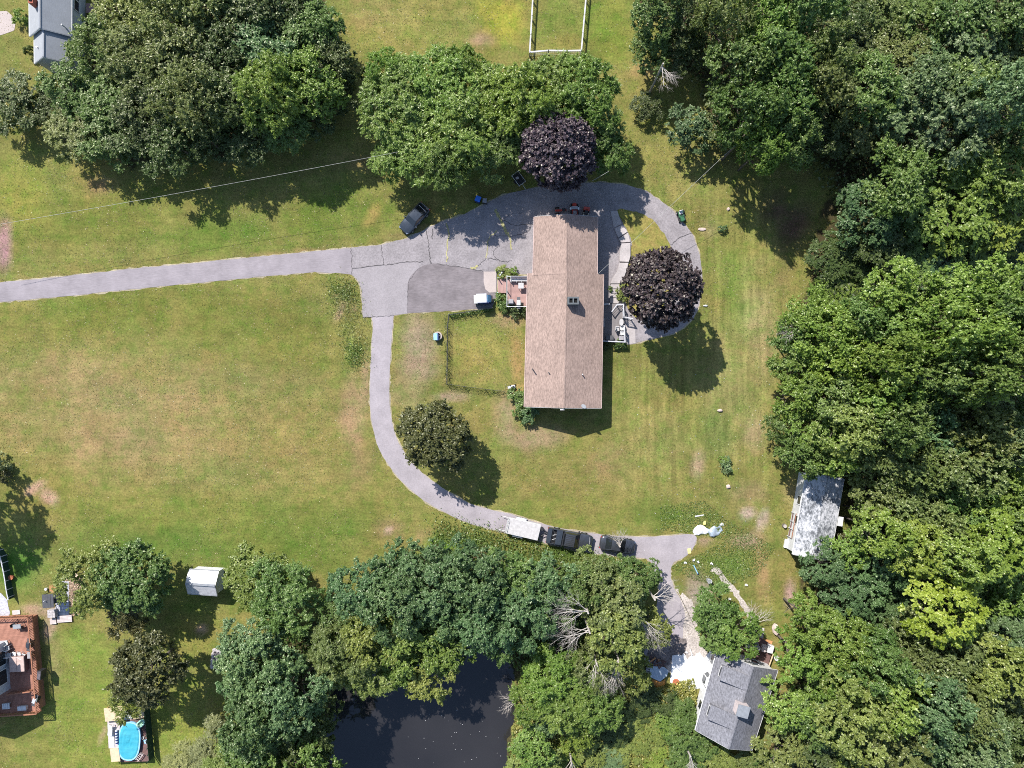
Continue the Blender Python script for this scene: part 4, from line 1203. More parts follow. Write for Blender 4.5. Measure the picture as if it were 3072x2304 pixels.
# main house, long brown roof
hx, hy = at(1696, 930)
org = (hx, hy, 0)
house = thing('ranch_house', 'long ranch house with pinkish brown shingle roof and block chimney', 'house', (hx, hy))
g1 = gable(house, org, (1604, 650), (1600, 826), (1792, 651), (1791, 826), 3.32, 4.62, 'roof_brown', 'white_dirty', .3, ends=(1, 0), gutter='tub_cover')
g2 = gable(house, org, (1584, 820), (1574, 1220), (1810, 823), (1803, 1225), 3.06, 4.63, 'roof_brown', 'white_dirty', .35, ends=(0, 1), gutter='tub_cover')
for fr, side in ((.12, 0), (.3, 1), (.62, 0), (.85, 0)):
    w0, w1, w2, w3 = g2['w']
    p = w0.lerp(w3, fr)
    u = (w3 - w0).normalized()
    window(house, org, p, u, (-1, 0), 1.3, 1.1, 1.7, panes=2)
    p = w1.lerp(w2, fr)
    window(house, org, p, u, (1, 0), 1.4, 1.1, 1.7, panes=2)
for fr in (.3, .7):
    window(house, org, g2['w'][3].lerp(g2['w'][2], fr), (1, 0), (0, -1), 1.2, 1.1, 1.7, panes=2)
for fr in (.28, .72):
    c = g1['w'][0].lerp(g1['w'][1], fr)
    d = MB(org).box(c.x, c.y + .03, 1.15, 2.5, .08, 2.2).build('garage_door', 'white_paint', house)
    for j in range(3):
        MB(org).box(c.x, c.y + .08, .5 + j * .6, 2.4, .03, .5).build('door_panel', 'white_paint', d)
cx, cy = at(1719, 903, 5.0)
chim = MB(org)
for dx, dy, sx, sy in ((0, .36, 1.36, .2), (0, -.36, 1.36, .2), (-.58, 0, .2, .52), (.58, 0, .2, .52), (0, 0, .16, .52)):
    chim.box(cx + dx, cy + dy, 4.75, sx, sy, 1.5)
co = chim.build('chimney', 'block_grey', house)
for s in (-1, 1):
    MB(org).box(cx + s * .29, cy, 4.7, .40, .5, 1.2).build('flue', 'dark_hole', co)
for px, py in ((1598, 1107), (1646, 1118), (1706, 1092), (1747, 1123)):
    q = at(px, py, 4.0)
    MB(org).cyl(q[0], q[1], 3.2, 4.35, .07, 10).build('vent_pipe', 'steel_dark' if px < 1700 else 'light_metal', house)
q = at(1753, 1216, 4.0)
dish = MB(org).tube((q[0], q[1], 3.6), (q[0], q[1], 4.2), .03).build('dish_mount', 'grey_metal', house)
MB(org).tube((q[0], q[1], 4.15), (q[0] - .1, q[1] - .12, 4.28), .1, .34, 14).build('satellite_dish', 'white_paint', dish)
q = at(1687, 1226, 4.3)
MB(org).box(q[0], q[1] - .12, 4.2, .5, .12, .35).build('gable_vent', 'white_paint', house)
q = at(1812, 968, 1)
MB(org).box(q[0] - .1, q[1], .55, .35, 1.1, .8).build('utility_box', 'pale_fabric', house)

# wooden deck on the left of the house
dx_, dy_ = at(1551, 875, .5)
org = (dx_, dy_, 0)
deck = thing('wooden_deck', 'pinkish wooden deck with white rail between house and parking pad', 'deck', (dx_, dy_))
a, b = at(1520, 828, .55), at(1582, 921, .55)


def boards(parent, org, x0, y0, x1, y1, z, mat, along='x', step=.15, gap=.012, th=.04, name='deck_boards'):
    m = MB(org)
    if along == 'x':
        n = max(1, int(abs(y1 - y0) / step))
        for i in range(n):
            yc = min(y0, y1) + (i + .5) * abs(y1 - y0) / n
            m.box((x0 + x1) / 2, yc, z - th / 2, abs(x1 - x0), abs(y1 - y0) / n - gap, th)
    else:
        n = max(1, int(abs(x1 - x0) / step))
        for i in range(n):
            xc = min(x0, x1) + (i + .5) * abs(x1 - x0) / n
            m.box(xc, (y0 + y1) / 2, z - th / 2, abs(x1 - x0) / n - gap, abs(y1 - y0), th)
    o = m.build(name, mat, parent)
    o['kind'] = 'stuff'
    return o


boards(deck, org, a[0], a[1], b[0], b[1], .55, 'deck_wood_pink', 'x')
a2, b2 = at(1494, 832, .3), at(1519, 879, .3)
boards(deck, org, a2[0], a2[1], b2[0] - .02, b2[1], .3, 'deck_wood_pink', 'y', name='step_boards')
MB(org).box((a[0] + b[0]) / 2, (a[1] + b[1]) / 2, .25, b[0] - a[0] - .1, a[1] - b[1] - .1, .5).build('deck_frame', 'white_dirty', deck)
MB(org).box((a2[0] + b2[0]) / 2, (a2[1] + b2[1]) / 2, .12, b2[0] - a2[0] - .1, a2[1] - b2[1] - .1, .24).build('step_frame', 'white_dirty', deck)
for (p, q) in (((1521, 828), (1521, 920)), ((1521, 920), (1581, 920)), ((1521, 829), (1581, 829))):
    P, Q = at(*p, 1.45), at(*q, 1.45)
    MB(org).tube((*P, 1.45), (*Q, 1.45), .045, .045, 6).build('hand_rail', 'white_paint', deck)
for p in ((1521, 829), (1521, 872), (1521, 920), (1551, 920), (1580, 920)):
    P = at(*p, 1)
    MB(org).box(P[0], P[1], .72, .09, .09, 1.44).build('rail_post', 'white_paint', deck)
for p in ((1494, 833), (1493, 878)):
    P = at(*p, 1)
    MB(org).box(P[0], P[1], .62, .09, .09, 1.24).build('rail_post', 'pale_green', deck)

# porch on the right of the house
px_, py_ = at(1840, 970, .4)
org = (px_, py_, 0)
porch = thing('porch', 'grey boarded porch with white railing on the shaded house side', 'porch', (px_, py_))
a, b = at(1807, 911, .45), at(1873, 1025, .45)
boards(porch, org, a[0], a[1], b[0], b[1], .45, 'porch_grey', 'y')
MB(org).box((a[0] + b[0]) / 2, (a[1] + b[1]) / 2, .2, b[0] - a[0] - .06, a[1] - b[1] - .06, .4).build('porch_frame', 'white_dirty', porch)
RAILS = [((1809, 912), (1827, 912)), ((1836, 934), (1852, 913)), ((1852, 913), (1870, 913)), ((1870, 913), (1872, 950)), ((1872, 951), (1898, 956)), ((1873, 976), (1875, 1026)), ((1875, 1026), (1808, 1023))]
for i, (p, q) in enumerate(RAILS):
    P, Q = Vector(at(*p, 1.4)), Vector(at(*q, 1.4))
    d = Q - P
    ang = math.atan2(d.y, d.x)
    C = (P + Q) / 2
    MB(org).box(C.x, C.y, 1.40 + .002 * i, d.length, .13, .07, ang).build('hand_rail', 'white_vinyl', porch)
    z0 = .0 if i == 4 else .46
    lo = MB(org).box(C.x, C.y, z0 + .12, d.length, .05, .06, ang).build('bottom_rail', 'white_vinyl', porch)
    bm_ = MB(org)
    n = max(2, int(d.length / .16))
    for j in range(1, n):
        w = P.lerp(Q, j / n)
        bm_.box(w.x, w.y, (z0 + 1.55) / 2, .035, .035, 1.3 - z0, ang)
    bo = bm_.build('balusters', 'white_vinyl', porch)
    bo['kind'] = 'stuff'
    for w in ((P, Q) if i in (1, 4) else (Q,)):
        MB(org).box(w.x, w.y, (z0 + 1.45) / 2, .12, .12, 1.47 - z0, ang).build('rail_post', 'white_vinyl', porch)

# slate-roofed house at lower right
hx, hy = at(2205, 2105)
org = (hx, hy, 0)
h2 = thing('slate_roof_house', 'white house with slate grey gable roof and small dormers among trees', 'house', (hx, hy))
g = gable(h2, org, (2153, 1950), (2087, 2191), (2333, 2012), (2255, 2252), 3.0, 5.0, 'roof_slate', 'white_paint', .28)
ang = math.atan2(g['ax'].y, g['ax'].x)
perp = (g['r0'] - g['l0']).normalized()
half = (g['r0'] - g['l0']).length / 2


def roof_pt(s, t):
    """s metres along the ridge from the upper end, t metres toward the left eave."""
    return g['k0'] + g['ax'] * s - perp * t


for s0 in (1.35, 6.35):
    s1 = s0 + 1.55
    t0 = half * .80
    zr_f = 5.0 - 2.0 * t0 / half
    f0, f1, b0, b1 = roof_pt(s0, t0), roof_pt(s1, t0), roof_pt(s0, .15), roof_pt(s1, .15)
    d = MB(org)
    d.add([(*f0, zr_f - .2), (*f1, zr_f - .2), (*b1, 4.7), (*b0, 4.7), (*f0, 4.28), (*f1, 4.28), (*b1, 5.0), (*b0, 5.0)],
          [(0, 1, 2, 3), (4, 5, 6, 7), (0, 1, 5, 4), (1, 2, 6, 5), (2, 3, 7, 6), (3, 0, 4, 7)])
    do = d.build('dormer', 'roof_slate', h2)
    e0, e1 = roof_pt(s0 - .12, t0 + .14), roof_pt(s1 + .12, t0 + .14)
    c0, c1 = roof_pt(s0 - .12, .05), roof_pt(s1 + .12, .05)
    MB(org).slab([(*e0, 4.31), (*e1, 4.31), (*c1, 5.04), (*c0, 5.04)], .07).build('dormer_roof', 'roof_slate', do)
    c = (f0 + f1) / 2
    window(do, org, c, g['ax'], tuple(-perp), 1.1, .55, 3.9, name='dormer_window')
w0, w1, w2, w3 = g['w']
c = w0.lerp(w3, .42)
bw = MB(org)
for s, o in ((-.8, 0), (-.45, .4), (.45, .4), (.8, 0)):
    pass
poly = [tuple(c + g['ax'] * s - perp * o) for s, o in ((-.9, -.05), (-.5, .45), (.5, .45), (.9, -.05))]
bo = bw.prism(poly, .6, 2.6).build('bay_window', 'white_paint', h2)
for (s0, o0), (s1, o1) in (((-.9, 0), (-.5, .45)), ((-.5, .45), (.5, .45)), ((.5, .45), (.9, 0))):
    A, B = c + g['ax'] * s0 - perp * o0, c + g['ax'] * s1 - perp * o1
    m = (A + B) / 2 - perp * .02
    u = (B - A)
    MB(org).box(m.x, m.y, 1.7, u.length * .8, .06, 1.1, math.atan2(u.y, u.x)).build('pane', 'window_glass', bo)
for fr in (.15, .75):
    window(h2, org, w0.lerp(w3, fr), g['ax'], tuple(-perp), 1.0, 1.1, 1.6, panes=2)
for fr in (.3, .7):
    window(h2, org, w0.lerp(w1, fr), perp, tuple(-g['ax']), 1.0, 1.1, 1.6, panes=2)
q = at(2226, 2130, 5.6)
co = MB(org).box(q[0], q[1], 4.9, 1.35, 1.3, 2.1, R(-15)).build('chimney', 'pink_white', h2)
MB(org).box(q[0], q[1], 6.0, 1.46, 1.42, .1, R(-15)).build('chimney_cap', 'grey_metal', co)

# grey house at the top left corner
hx, hy = at(150, 60)
org = (hx, hy, 0)
h3 = thing('grey_house', 'grey house with pale metal roof and red brick chimney in the corner', 'house', (hx, hy))
g = gable(h3, org, (86, -120), (88, 108), (214, -120), (213, 108), 3.3, 5.3, 'roof_grey', 'grey_siding', .25)
gb = gable(h3, org, (102, 100), (103, 190), (214, 100), (212, 190), 3.05, 4.85, 'roof_grey', 'grey_siding', .2, ends=(0, 1))
q = at(100, 6, 5.3)
co = MB(org).box(q[0], q[1], 4.8, .55, .75, 2.0).build('chimney', 'brick_red', h3)
MB(org).box(q[0], q[1], 5.85, .3, .3, .1).build('flue', 'dark_hole', co)
q = at(189, 77, 4.2)
MB(org).cyl(q[0], q[1], 3.4, 4.5, .08, 10).build('vent_pipe', 'white_paint', h3)
q = at(112, 142, 4.0)
MB(org).cyl(q[0], q[1], 3.4, 4.15, .09, 10).build('vent_pipe', 'light_metal', h3)
w0, w1, w2, w3 = g['w']
for fr in (.52, .38):
    window(h3, org, w1.lerp(w2, fr), (0, -1), (1, 0), 1.2, .9, 1.9, panes=2)
window(h3, org, gb['w'][3].lerp(gb['w'][2], .42), (1, 0), (0, -1), 1.3, .8, 1.7, panes=2)
dx_, dy_ = at(282, 26, .6)
dk = thing('back_deck', 'small brown deck against the grey house wall at top left', 'deck', (dx_, dy_))
org = (dx_, dy_, 0)
boards(dk, org, dx_ - .95, dy_ - .6, dx_ + .85, dy_ + .6, .75, 'deck_wood_pink', 'x')
MB(org).box(dx_, dy_, .35, 1.6, 1.0, .7).build('deck_frame', 'lumber', dk)

# white garden shed
hx, hy = at(612, 1745)
org = (hx, hy, 0)
sh = thing('garden_shed', 'small white garden shed with metal gable roof on the lower left lawn', 'shed', (hx, hy))
g = gable(sh, org, (655, 1714), (568, 1709), (651, 1787), (563, 1781), 2.2, 3.05, 'white_vinyl', 'white_paint', .14, .08, trim='grey_metal')
w0, w1, w2, w3 = g['w']
MB(org).box(*((w0 + w1) / 2 + Vector((.03, 0))), .95, .08, 1.1, 1.8, math.atan2((w1 - w0).y, (w1 - w0).x) - R(90)).build('door', 'grey_siding', sh)
k0, k1 = g['k0'], g['k1']
MB(org).box(*((k0 + k1) / 2), 3.08, (k1 - k0).length, .28, .04, math.atan2((k1 - k0).y, (k1 - k0).x)).build('ridge_vent', 'grey_metal', sh)
# weathered shed by the woods
hx, hy = at(2450, 1545)
org = (hx, hy, 0)
ws = thing('weathered_shed', 'long weathered shed with peeling white roof at the wood edge', 'shed', (hx, hy))
g = gable(ws, org, (2421, 1417), (2379, 1663), (2532, 1437), (2490, 1682), 2.85, 3.25, 'roof_weathered', 'white_dirty', .2)
w0, w1, w2, w3 = g['w']
ax, pr = g['ax'], (g['r0'] - g['l0']).normalized()
for fr in (.35, .6):
    window(ws, org, w0.lerp(w3, fr), ax, tuple(-pr), 1.0, .9, 1.6)
q = Vector(at(2511, 1563, 2.5))
lt = MB(org).box(q.x, q.y, 1.2, 1.3, 1.0, 2.4, R(-8)).build('lean_to', 'white_dirty', ws)
MB(org).box(q.x, q.y, 2.46, 1.5, 1.15, .1, R(-8)).build('lean_to_roof', 'white_paint', lt)
p0, p1 = Vector(at(2388, 1538, .6)), Vector(at(2374, 1612, .6))
d = (p1 - p0)
a_ = math.atan2(d.y, d.x)
pd = MB(org)
for i in range(6):
    c = (p0 + p1) / 2 - pr * (.55 - i * .2) + pr * .25
    pd.box(c.x, c.y, .55, d.length, .17, .06, a_)
pd.build('side_deck', 'deck_brown', ws)
for i, fr in enumerate((.02, .35, .65, .98)):
    c = p0.lerp(p1, fr) - pr * .32
    MB(org).box(c.x, c.y, .75, .1, .1, 1.5, a_).build('deck_post', 'white_dirty', ws)
c = (p0 + p1) / 2 - pr * .32
MB(org).box(c.x, c.y, 1.47, d.length, .08, .08, a_).build('hand_rail', 'rail_wood', ws)
for i in range(3):
    c = Vector(at(2374, 1634, .4)) - pr * (.1 + .28 * i)
    MB(org).box(c.x, c.y, .34 - .1 * i, 1.1, .27, .68 - .2 * i, a_).build('step', 'white_paint', ws)
c = Vector(at(2388, 1572, 1.2))
MB(org).box(c.x, c.y, 1.3, .9, .5, .06, a_).build('white_shelf', 'white_paint', ws)

# house and deck at the lower left edge
hx, hy = at(-40, 1995)
org = (hx, hy, 0)
h4 = thing('sided_house', 'pale sided house corner with dark windows at the left edge', 'house', (hx, hy))
c0, c1 = Vector(at(22, 1921, 1.1)), Vector(at(32, 2066, 1.1))
u = (c1 - c0).normalized()
o = Vector((-u.y, u.x))
o = o if o.x > 0 else -o
top = 5.6
d0, d1 = c0 - o * 9, c1 - o * 9
MB(org).add([(*c0, 0), (*c1, 0), (*d1, 0), (*d0, 0), (*c0, top), (*c1, top), (*d1, top), (*d0, top)], [(0, 1, 2, 3), (4, 5, 6, 7), (0, 1, 5, 4), (1, 2, 6, 5), (2, 3, 7, 6), (3, 0, 4, 7)]).build('wall', 'pale_siding', h4)
for s, ez in ((1, top),):
    k0_, k1_ = c0 - o * 4.5 - u * .3, c1 - o * 4.5 + u * .3
    for ea, eb in ((c0 + o * .3 - u * .3, c1 + o * .3 + u * .3), (d1 - o * .3 + u * .3, d0 - o * .3 - u * .3)):
        kk = (k0_, k1_) if (ea - c0).length < 2 else (k1_, k0_)
        MB(org).slab([(*ea, top + .1), (*eb, top + .1), (*kk[1], top + 2), (*kk[0], top + 2)], .15).build('roof', 'roof_grey', h4)
for fr in (.3, .68):
    window(h4, org, c0.lerp(c1, fr), u, tuple(o), 1.7, 1.3, 2.3, panes=3)
    window(h4, org, c0.lerp(c1, fr), u, tuple(o), 1.7, 1.2, 4.4, panes=3)

dx_, dy_ = at(70, 1990, 1)
org = (dx_, dy_, 0)
bd = thing('timber_deck', 'large reddish timber deck with slatted rails at the lower left edge', 'deck', (dx_, dy_))
DZ = 1.1
A, B, C, D = Vector(at(-70, 1852, DZ)), Vector(at(98, 1846, DZ)), Vector(at(124, 2132, DZ)), Vector(at(-50, 2143, DZ))
m = MB(org)
n = 46
for i in range(n):
    p, q = A.lerp(B, i / n), A.lerp(B, (i + .9) / n)
    r_, s_ = D.lerp(C, (i + .9) / n), D.lerp(C, i / n)
    m.slab([(*p, DZ), (*q, DZ), (*r_, DZ), (*s_, DZ)], .04)
m.build('deck_boards', 'deck_wood', bd)['kind'] = 'stuff'
MB(org).prism([tuple(A.lerp(C, .02)), tuple(B.lerp(D, .02)), tuple(C.lerp(A, .02)), tuple(D.lerp(B, .02))], 0, DZ - .06).build('deck_frame', 'rail_wood', bd)


def timber_rail(parent, org, P, Q, z, h=.95, step=.2, mat='rail_wood', face=None):
    P, Q = Vector(P), Vector(Q)
    d = Q - P
    ang = math.atan2(d.y, d.x)
    C = (P + Q) / 2
    MB(org).box(C.x, C.y, z + h, d.length, .14, .05, ang).build('rail_cap', mat, parent)
    MB(org).box(C.x, C.y, z + .12, d.length, .05, .09, ang).build('bottom_rail', mat, parent)
    n = max(2, int(d.length / step))
    me0 = None
    for j in range(n + 1):
        w = P.lerp(Q, j / n)
        big = j % 8 == 0 or j == n
        if big:
            MB(org).box(w.x, w.y, z + h / 2 - .02, .1, .1, h, ang).build('rail_post', mat, parent)
        else:
            if me0 is None:
                b = MB((0, 0, 0)).box(0, 0, 0, .05, .05, h - .1).build('baluster', mat, parent)
                me0 = b.data
            else:
                b = link('baluster', me0, parent)
            b.location = (w.x - org[0], w.y - org[1], z + h / 2)
            b.rotation_euler = (0, 0, ang)


timber_rail(bd, org, A, B, DZ)
timber_rail(bd, org, B, C, DZ)
timber_rail(bd, org, C, D, DZ)
timber_rail(bd, org, at(104, 2066, DZ), at(34, 2076, DZ), DZ, .9)

# ------------------------------------------------------------------ fences
fx, fy = at(1670, 80)
org = (fx, fy, 0)
fence = thing('vinyl_fence', 'white railed see-through fence round the grassy pen at the top', 'fence', (fx, fy))
FZ = 1.1
RUNS = [((1605, -120), (1589, 157)), ((1768, -120), (1744, 152)), ((1590, 156), (1645, 151)), ((1646, 151), (1700, 152)), ((1701, 152), (1744, 151))]
for p, q in RUNS:
    P, Q = Vector(at(*p, FZ)), Vector(at(*q, FZ))
    d = Q - P
    n = max(1, round(d.length / 2.4))
    ang = math.atan2(d.y, d.x)
    for i in range(n + 1):
        w = P.lerp(Q, i / n)
        po = MB(org).box(w.x, w.y, FZ / 2 + .03, .13, .13, FZ + .06, ang).build('post', 'white_vinyl', fence)
        if i < n:
            c = P.lerp(Q, (i + .5) / n)
            L = d.length / n - .14
            pn = MB(org)
            for k_ in range(int(L / .24)):
                w2 = P.lerp(Q, (i + .04 + .92 * (k_ + .5) / int(L / .24)) / n)
                pn.box(w2.x, w2.y, FZ / 2, .025, .02, FZ - .1, ang)
            for z_ in (.1, .45, .8):
                pn.box(c.x, c.y, z_, L, .02, .025, ang)
            pn.build('panel', 'wire_grey', fence)
            MB(org).box(c.x, c.y, FZ - .02, L, .17, .07, ang).build('top_rail', 'white_vinyl', fence)

fx, fy = at(1430, 1050)
org = (fx, fy, 0)
cf = thing('wire_fence', 'low overgrown wire fence round the yard left of the brown-roofed house', 'fence', (fx, fy))
run = G((1478, 926), (1420, 934), (1348, 946), (1343, 985), (1343, 1060), (1342, 1152), (1393, 1159), (1455, 1167), (1516, 1174))
me0 = None
for i in range(len(run) - 1):
    P, Q = Vector(run[i]), Vector(run[i + 1])
    d = Q - P
    n = max(1, round(d.length / 1.9))
    for j in range(n):
        w = P.lerp(Q, j / n)
        MB(org).cyl(w.x, w.y, 0, 1.15, .035, 6).build('post', 'steel_dark', cf)
    mm = MB(org)
    for z in (.1, .35, .6, .85, 1.1):
        mm.tube((*P, z), (*Q, z), .012, .012, 4)
    k = int(d.length / .3)
    for j in range(k):
        w, w2 = P.lerp(Q, j / k), P.lerp(Q, (j + 1) / k)
        mm.tube((*w, .1), (*w2, 1.1), .008, .008, 3)
        mm.tube((*w2, .1), (*w, 1.1), .008, .008, 3)
    mm.build('wire_mesh', 'steel_dark', cf)

# curved screen fence at the left edge
fx, fy = at(16, 1740)
org = (fx, fy, 0)
sf = thing('screen_fence', 'curved fence with dark green mesh and white cap at the left edge', 'fence', (fx, fy))
run = smooth_poly([at(*p, 1.1) for p in ((-24, 1640), (-4, 1662), (4, 1690), (12, 1730), (18, 1770), (24, 1800))], 3)
for i in range(len(run) - 1):
    P, Q = Vector(run[i]), Vector(run[i + 1])
    d = Q - P
    ang = math.atan2(d.y, d.x)
    c = (P + Q) / 2
    MB(org).box(c.x, c.y, .52, d.length + .01, .05, 1.0, ang).build('mesh_panel', 'dark_green_mesh', sf)
    MB(org).box(c.x, c.y, 1.07, d.length + .02, .12, .06, ang).build('fence_cap', 'white_vinyl', sf)
    if i % 2 == 0:
        MB(org).box(P.x + .06, P.y, .52, .09, .09, 1.04, ang).build('post', 'white_vinyl', sf)

# ------------------------------------------------------------------ vehicles


def loft(stations, mat, name, parent, smooth=True):
    """stations: (x, half width, bottom z, shoulder z, top z)."""
    vs, fs = [], []
    for (x, w, zb, zs, zt) in stations:
        vs += [(x, -w * .9, zb), (x, -w, zb + .12), (x, -w, zs - .08), (x, -w * .95, zs), (x, -w * .78, zt), (x, 0, zt + .025),
               (x, w * .78, zt), (x, w * .95, zs), (x, w, zs - .08), (x, w, zb + .12), (x, w * .9, zb)]
    k = 11
    for i in range(len(stations) - 1):
        for j in range(k):
            a, b = i * k + j, i * k + (j + 1) % k
            fs.append((a, b, b + k, a + k))
    fs.append(tuple(range(k)))
    fs.append(tuple(range((len(stations) - 1) * k, len(stations) * k))[::-1])
    o = MB().add(vs, fs).build(name, mat, parent, smooth)
    return o


def wheels(parent, xs, y, r=.33, w=.22):
    for x in xs:
        for s in (-1, 1):
            wo = MB().tube((x, s * (y - w / 2), r), (x, s * (y + w / 2), r), r, r, 18).build('wheel', 'rubber', parent)
            MB().tube((x, s * (y + w / 2 - .01), r), (x, s * (y + w / 2 + .015), r), r * .62, r * .55, 12).build('rim', 'grey_metal', wo)


def quad_panel(parent, name, mat, pts, th=.02, shrink=.93):
    P = [Vector(p) for p in pts]
    c = sum(P, Vector()) / len(P)
    P = [c + (p - c) * shrink for p in P]
    n = (P[1] - P[0]).cross(P[2] - P[1]).normalized()
    n = n if (n.z > 0 or abs(n.z) < .02) else -n
    vs = [tuple(p + n * th) for p in P] + [tuple(p - n * .01) for p in P]
    k = len(P)
    return MB().add(vs, [tuple(range(k)), tuple(range(k, 2 * k))[::-1]] + [(i, (i + 1) % k, k + (i + 1) % k, k + i) for i in range(k)]).build(name, mat, parent)


def cabin(parent, x0, x1, t0, t1, wb, wt, zb, zt, paint, roof_name='roof'):
    """Greenhouse: base from x0 (rear) to x1, top from t0 to t1."""
    B = [(x0, -wb, zb), (x1, -wb, zb), (x1, wb, zb), (x0, wb, zb)]
    T = [(t0, -wt, zt), (t1, -wt, zt), (t1, wt, zt), (t0, wt, zt)]
    MB().add(B + T, [(0, 1, 2, 3), (4, 5, 6, 7), (0, 1, 5, 4), (1, 2, 6, 5), (2, 3, 7, 6), (3, 0, 4, 7)]).build('cabin', paint, parent)
    xm = (t0 + t1) / 2
    R_ = [(t0 - .03, -wt * .9, zt + .005), (t0 + .15, -wt, zt + .012), (t1 - .15, -wt, zt + .012), (t1 + .03, -wt * .9, zt + .005), (t1 + .03, wt * .9, zt + .005), (t1 - .15, wt, zt + .012), (t0 + .15, wt, zt + .012), (t0 - .03, wt * .9, zt + .005)]
    rv = R_ + [(xm - .4, 0, zt + .06), (xm + .4, 0, zt + .06)]
    MB().add(rv, [(0, 1, 8), (1, 2, 9, 8), (2, 3, 9), (3, 4, 9), (4, 5, 9), (5, 6, 8, 9), (6, 7, 8), (7, 0, 8)]).build(roof_name, paint, parent, True)
    quad_panel(parent, 'windshield', 'car_glass', [B[1], B[2], T[2], T[1]])
    quad_panel(parent, 'rear_window', 'car_glass', [B[3], B[0], T[0], T[3]], shrink=.88)
    for s, (i, j) in ((-1, (0, 1)), (1, (3, 2))):
        quad_panel(parent, 'side_window', 'car_glass', [B[i], B[j], T[j], T[i]] if s < 0 else [B[j], B[i], T[i], T[j]], shrink=.86)


def car(px, py, rz, L, W, paint, label, hatch=False):
    c = thing('parked_car', label, 'car', at(px, py, .7), rz)
    w = W / 2
    h = L / 2
    st = [(-h, w * .70, .38, .66, .70), (-h + .08, w * .86, .28, .80, .86), (-h + .3, w * .95, .22, .88, .95), (-h + .9, w, .2, .92, .98), (-.2, w, .2, .92, .98),
          (h * .35, w, .2, .9, .96), (h * .55, w * .98, .2, .86, .92), (h * .8, w * .93, .22, .78, .82), (h - .12, w * .8, .26, .66, .70), (h, w * .6, .36, .55, .58)]
    loft(st, paint, 'body', c)
    if hatch:
        cabin(c, -h * .88, h * .40, -h * .42, h * .10, w * .86, w * .66, .93, 1.42, paint)
    else:
        cabin(c, -h * .72, h * .42, -h * .36, h * .12, w * .87, w * .68, .93, 1.43, paint)
    wheels(c, (-h * .62, h * .62), w - .1)
    for s in (-1, 1):
        MB().box(h - .22, s * w * .62, .66, .3, .3, .1, -s * .5).build('headlight', 'chrome', c)
        MB().box(-h + .1, s * w * .66, .74, .14, .36, .12, s * .25).build('tail_light', 'tail_glass', c)
        MB().box(h * .32, s * (w + .08), .98, .16, .2, .14).build('mirror', paint, c)
        MB().box(0, s * (w + .005), .78, .2, .03, .04).build('door_handle', 'chrome', c)
    MB().box(h - .02, 0, .42, .06, W * .5, .14).build('bumper', 'black_plastic', c)
    MB().box(-h + .02, 0, .45, .06, W * .5, .16).build('bumper', 'black_plastic', c)
    return c


sl = car(1243, 655, math.atan2(-1, -.92), 4.35, 1.82, 'slate_paint', 'slate grey car with dark rear glass parked on the grass verge', True)
MB().box(-1.55, 0, 1.1, .08, 1.2, .04).build('rear_spoiler', 'chrome', sl)
car(1853, 1634, R(-9), 4.5, 1.82, 'black_paint', 'black car on the driveway in front of the pickup truck')

# pickup truck
pk = thing('pickup_truck', 'black pickup truck with tool rack and a white trailer behind', 'pickup', at(1708, 1617, .9), R(-10.5))
L, w = 5.8, .98
h = L / 2
loft([(-h * .28, w, .42, 1.08, 1.14), (0, w, .42, 1.08, 1.15), (h * .38, w, .42, 1.08, 1.16), (h * .5, w, .42, 1.05, 1.13), (h * .8, w * .97, .44, .98, 1.06), (h - .1, w * .86, .48, .88, .94), (h, w * .7, .52, .78, .82)], 'black_paint', 'body', pk)
cabin(pk, -h * .26, h * .44, -h * .2, h * .2, w * .9, w * .76, 1.1, 1.84, 'black_paint')
for i in range(6):
    MB().box(-.05, -.55 + .22 * i, 1.9, 1.0, .05, .02).build('roof_rib', 'black_plastic', pk)
bx0, bx1 = -h + .05, -h * .28
MB().box((bx0 + bx1) / 2, 0, .72, bx1 - bx0, w * 1.9, .1).build('bed_floor', 'black_plastic', pk)
for s in (-1, 1):
    MB().box((bx0 + bx1) / 2, s * (w - .06), .8, bx1 - bx0, .12, .72).build('bed_side', 'black_paint', pk)
MB().box(bx0 + .03, 0, .82, .08, w * 1.9, .7).build('tailgate', 'slate_paint', pk)
MB().box(bx0 + .28, 0, 1.16, .5, w * 1.9, .05).build('bed_cover', 'slate_paint', pk)
MB().box(bx1 - .55, 0, 1.22, .75, w * 1.8, .28).build('tool_box', 'slate_paint', pk)
for y in (-.5, .05):
    MB().tube((bx0 + .65, y, 1.05), (bx0 + 1.1, y + .3, 1.2), .04).build('rack_bar', 'light_metal', pk)
for x in (bx0 + .6, bx1 - .1):
    MB().tube((x, -w + .06, 1.16), (x, -w + .06, 1.75), .03).tube((x, w - .06, 1.16), (x, w - .06, 1.75), .03).tube((x, -w + .06, 1.75), (x, w - .06, 1.75), .03).build('rack_hoop', 'black_plastic', pk)
wheels(pk, (-h * .6, h * .62), w - .08, .4, .27)
for s in (-1, 1):
    MB().box(h - .14, s * w * .68, .84, .2, .34, .16, -s * .3).build('headlight', 'chrome', pk)
    MB().box(-h + .04, s * (w - .1), .9, .08, .12, .3).build('tail_light', 'tail_glass', pk)
    MB().box(h * .36, s * (w + .14), 1.22, .2, .26, .2).build('mirror', 'black_plastic', pk)
MB().box(h + .02, 0, .55, .1, w * 1.5, .2).build('bumper', 'chrome', pk)
q = MB()
for i in range(6):
    y0, y1 = -.75 + i * .25, -.5 + i * .25
    q.tube((h - .32 - .12 * abs(y0), y0, 1.02), (h - .32 - .12 * abs(y1), y1, 1.02), .02)
q.build('bonnet_guard', 'light_metal', pk)

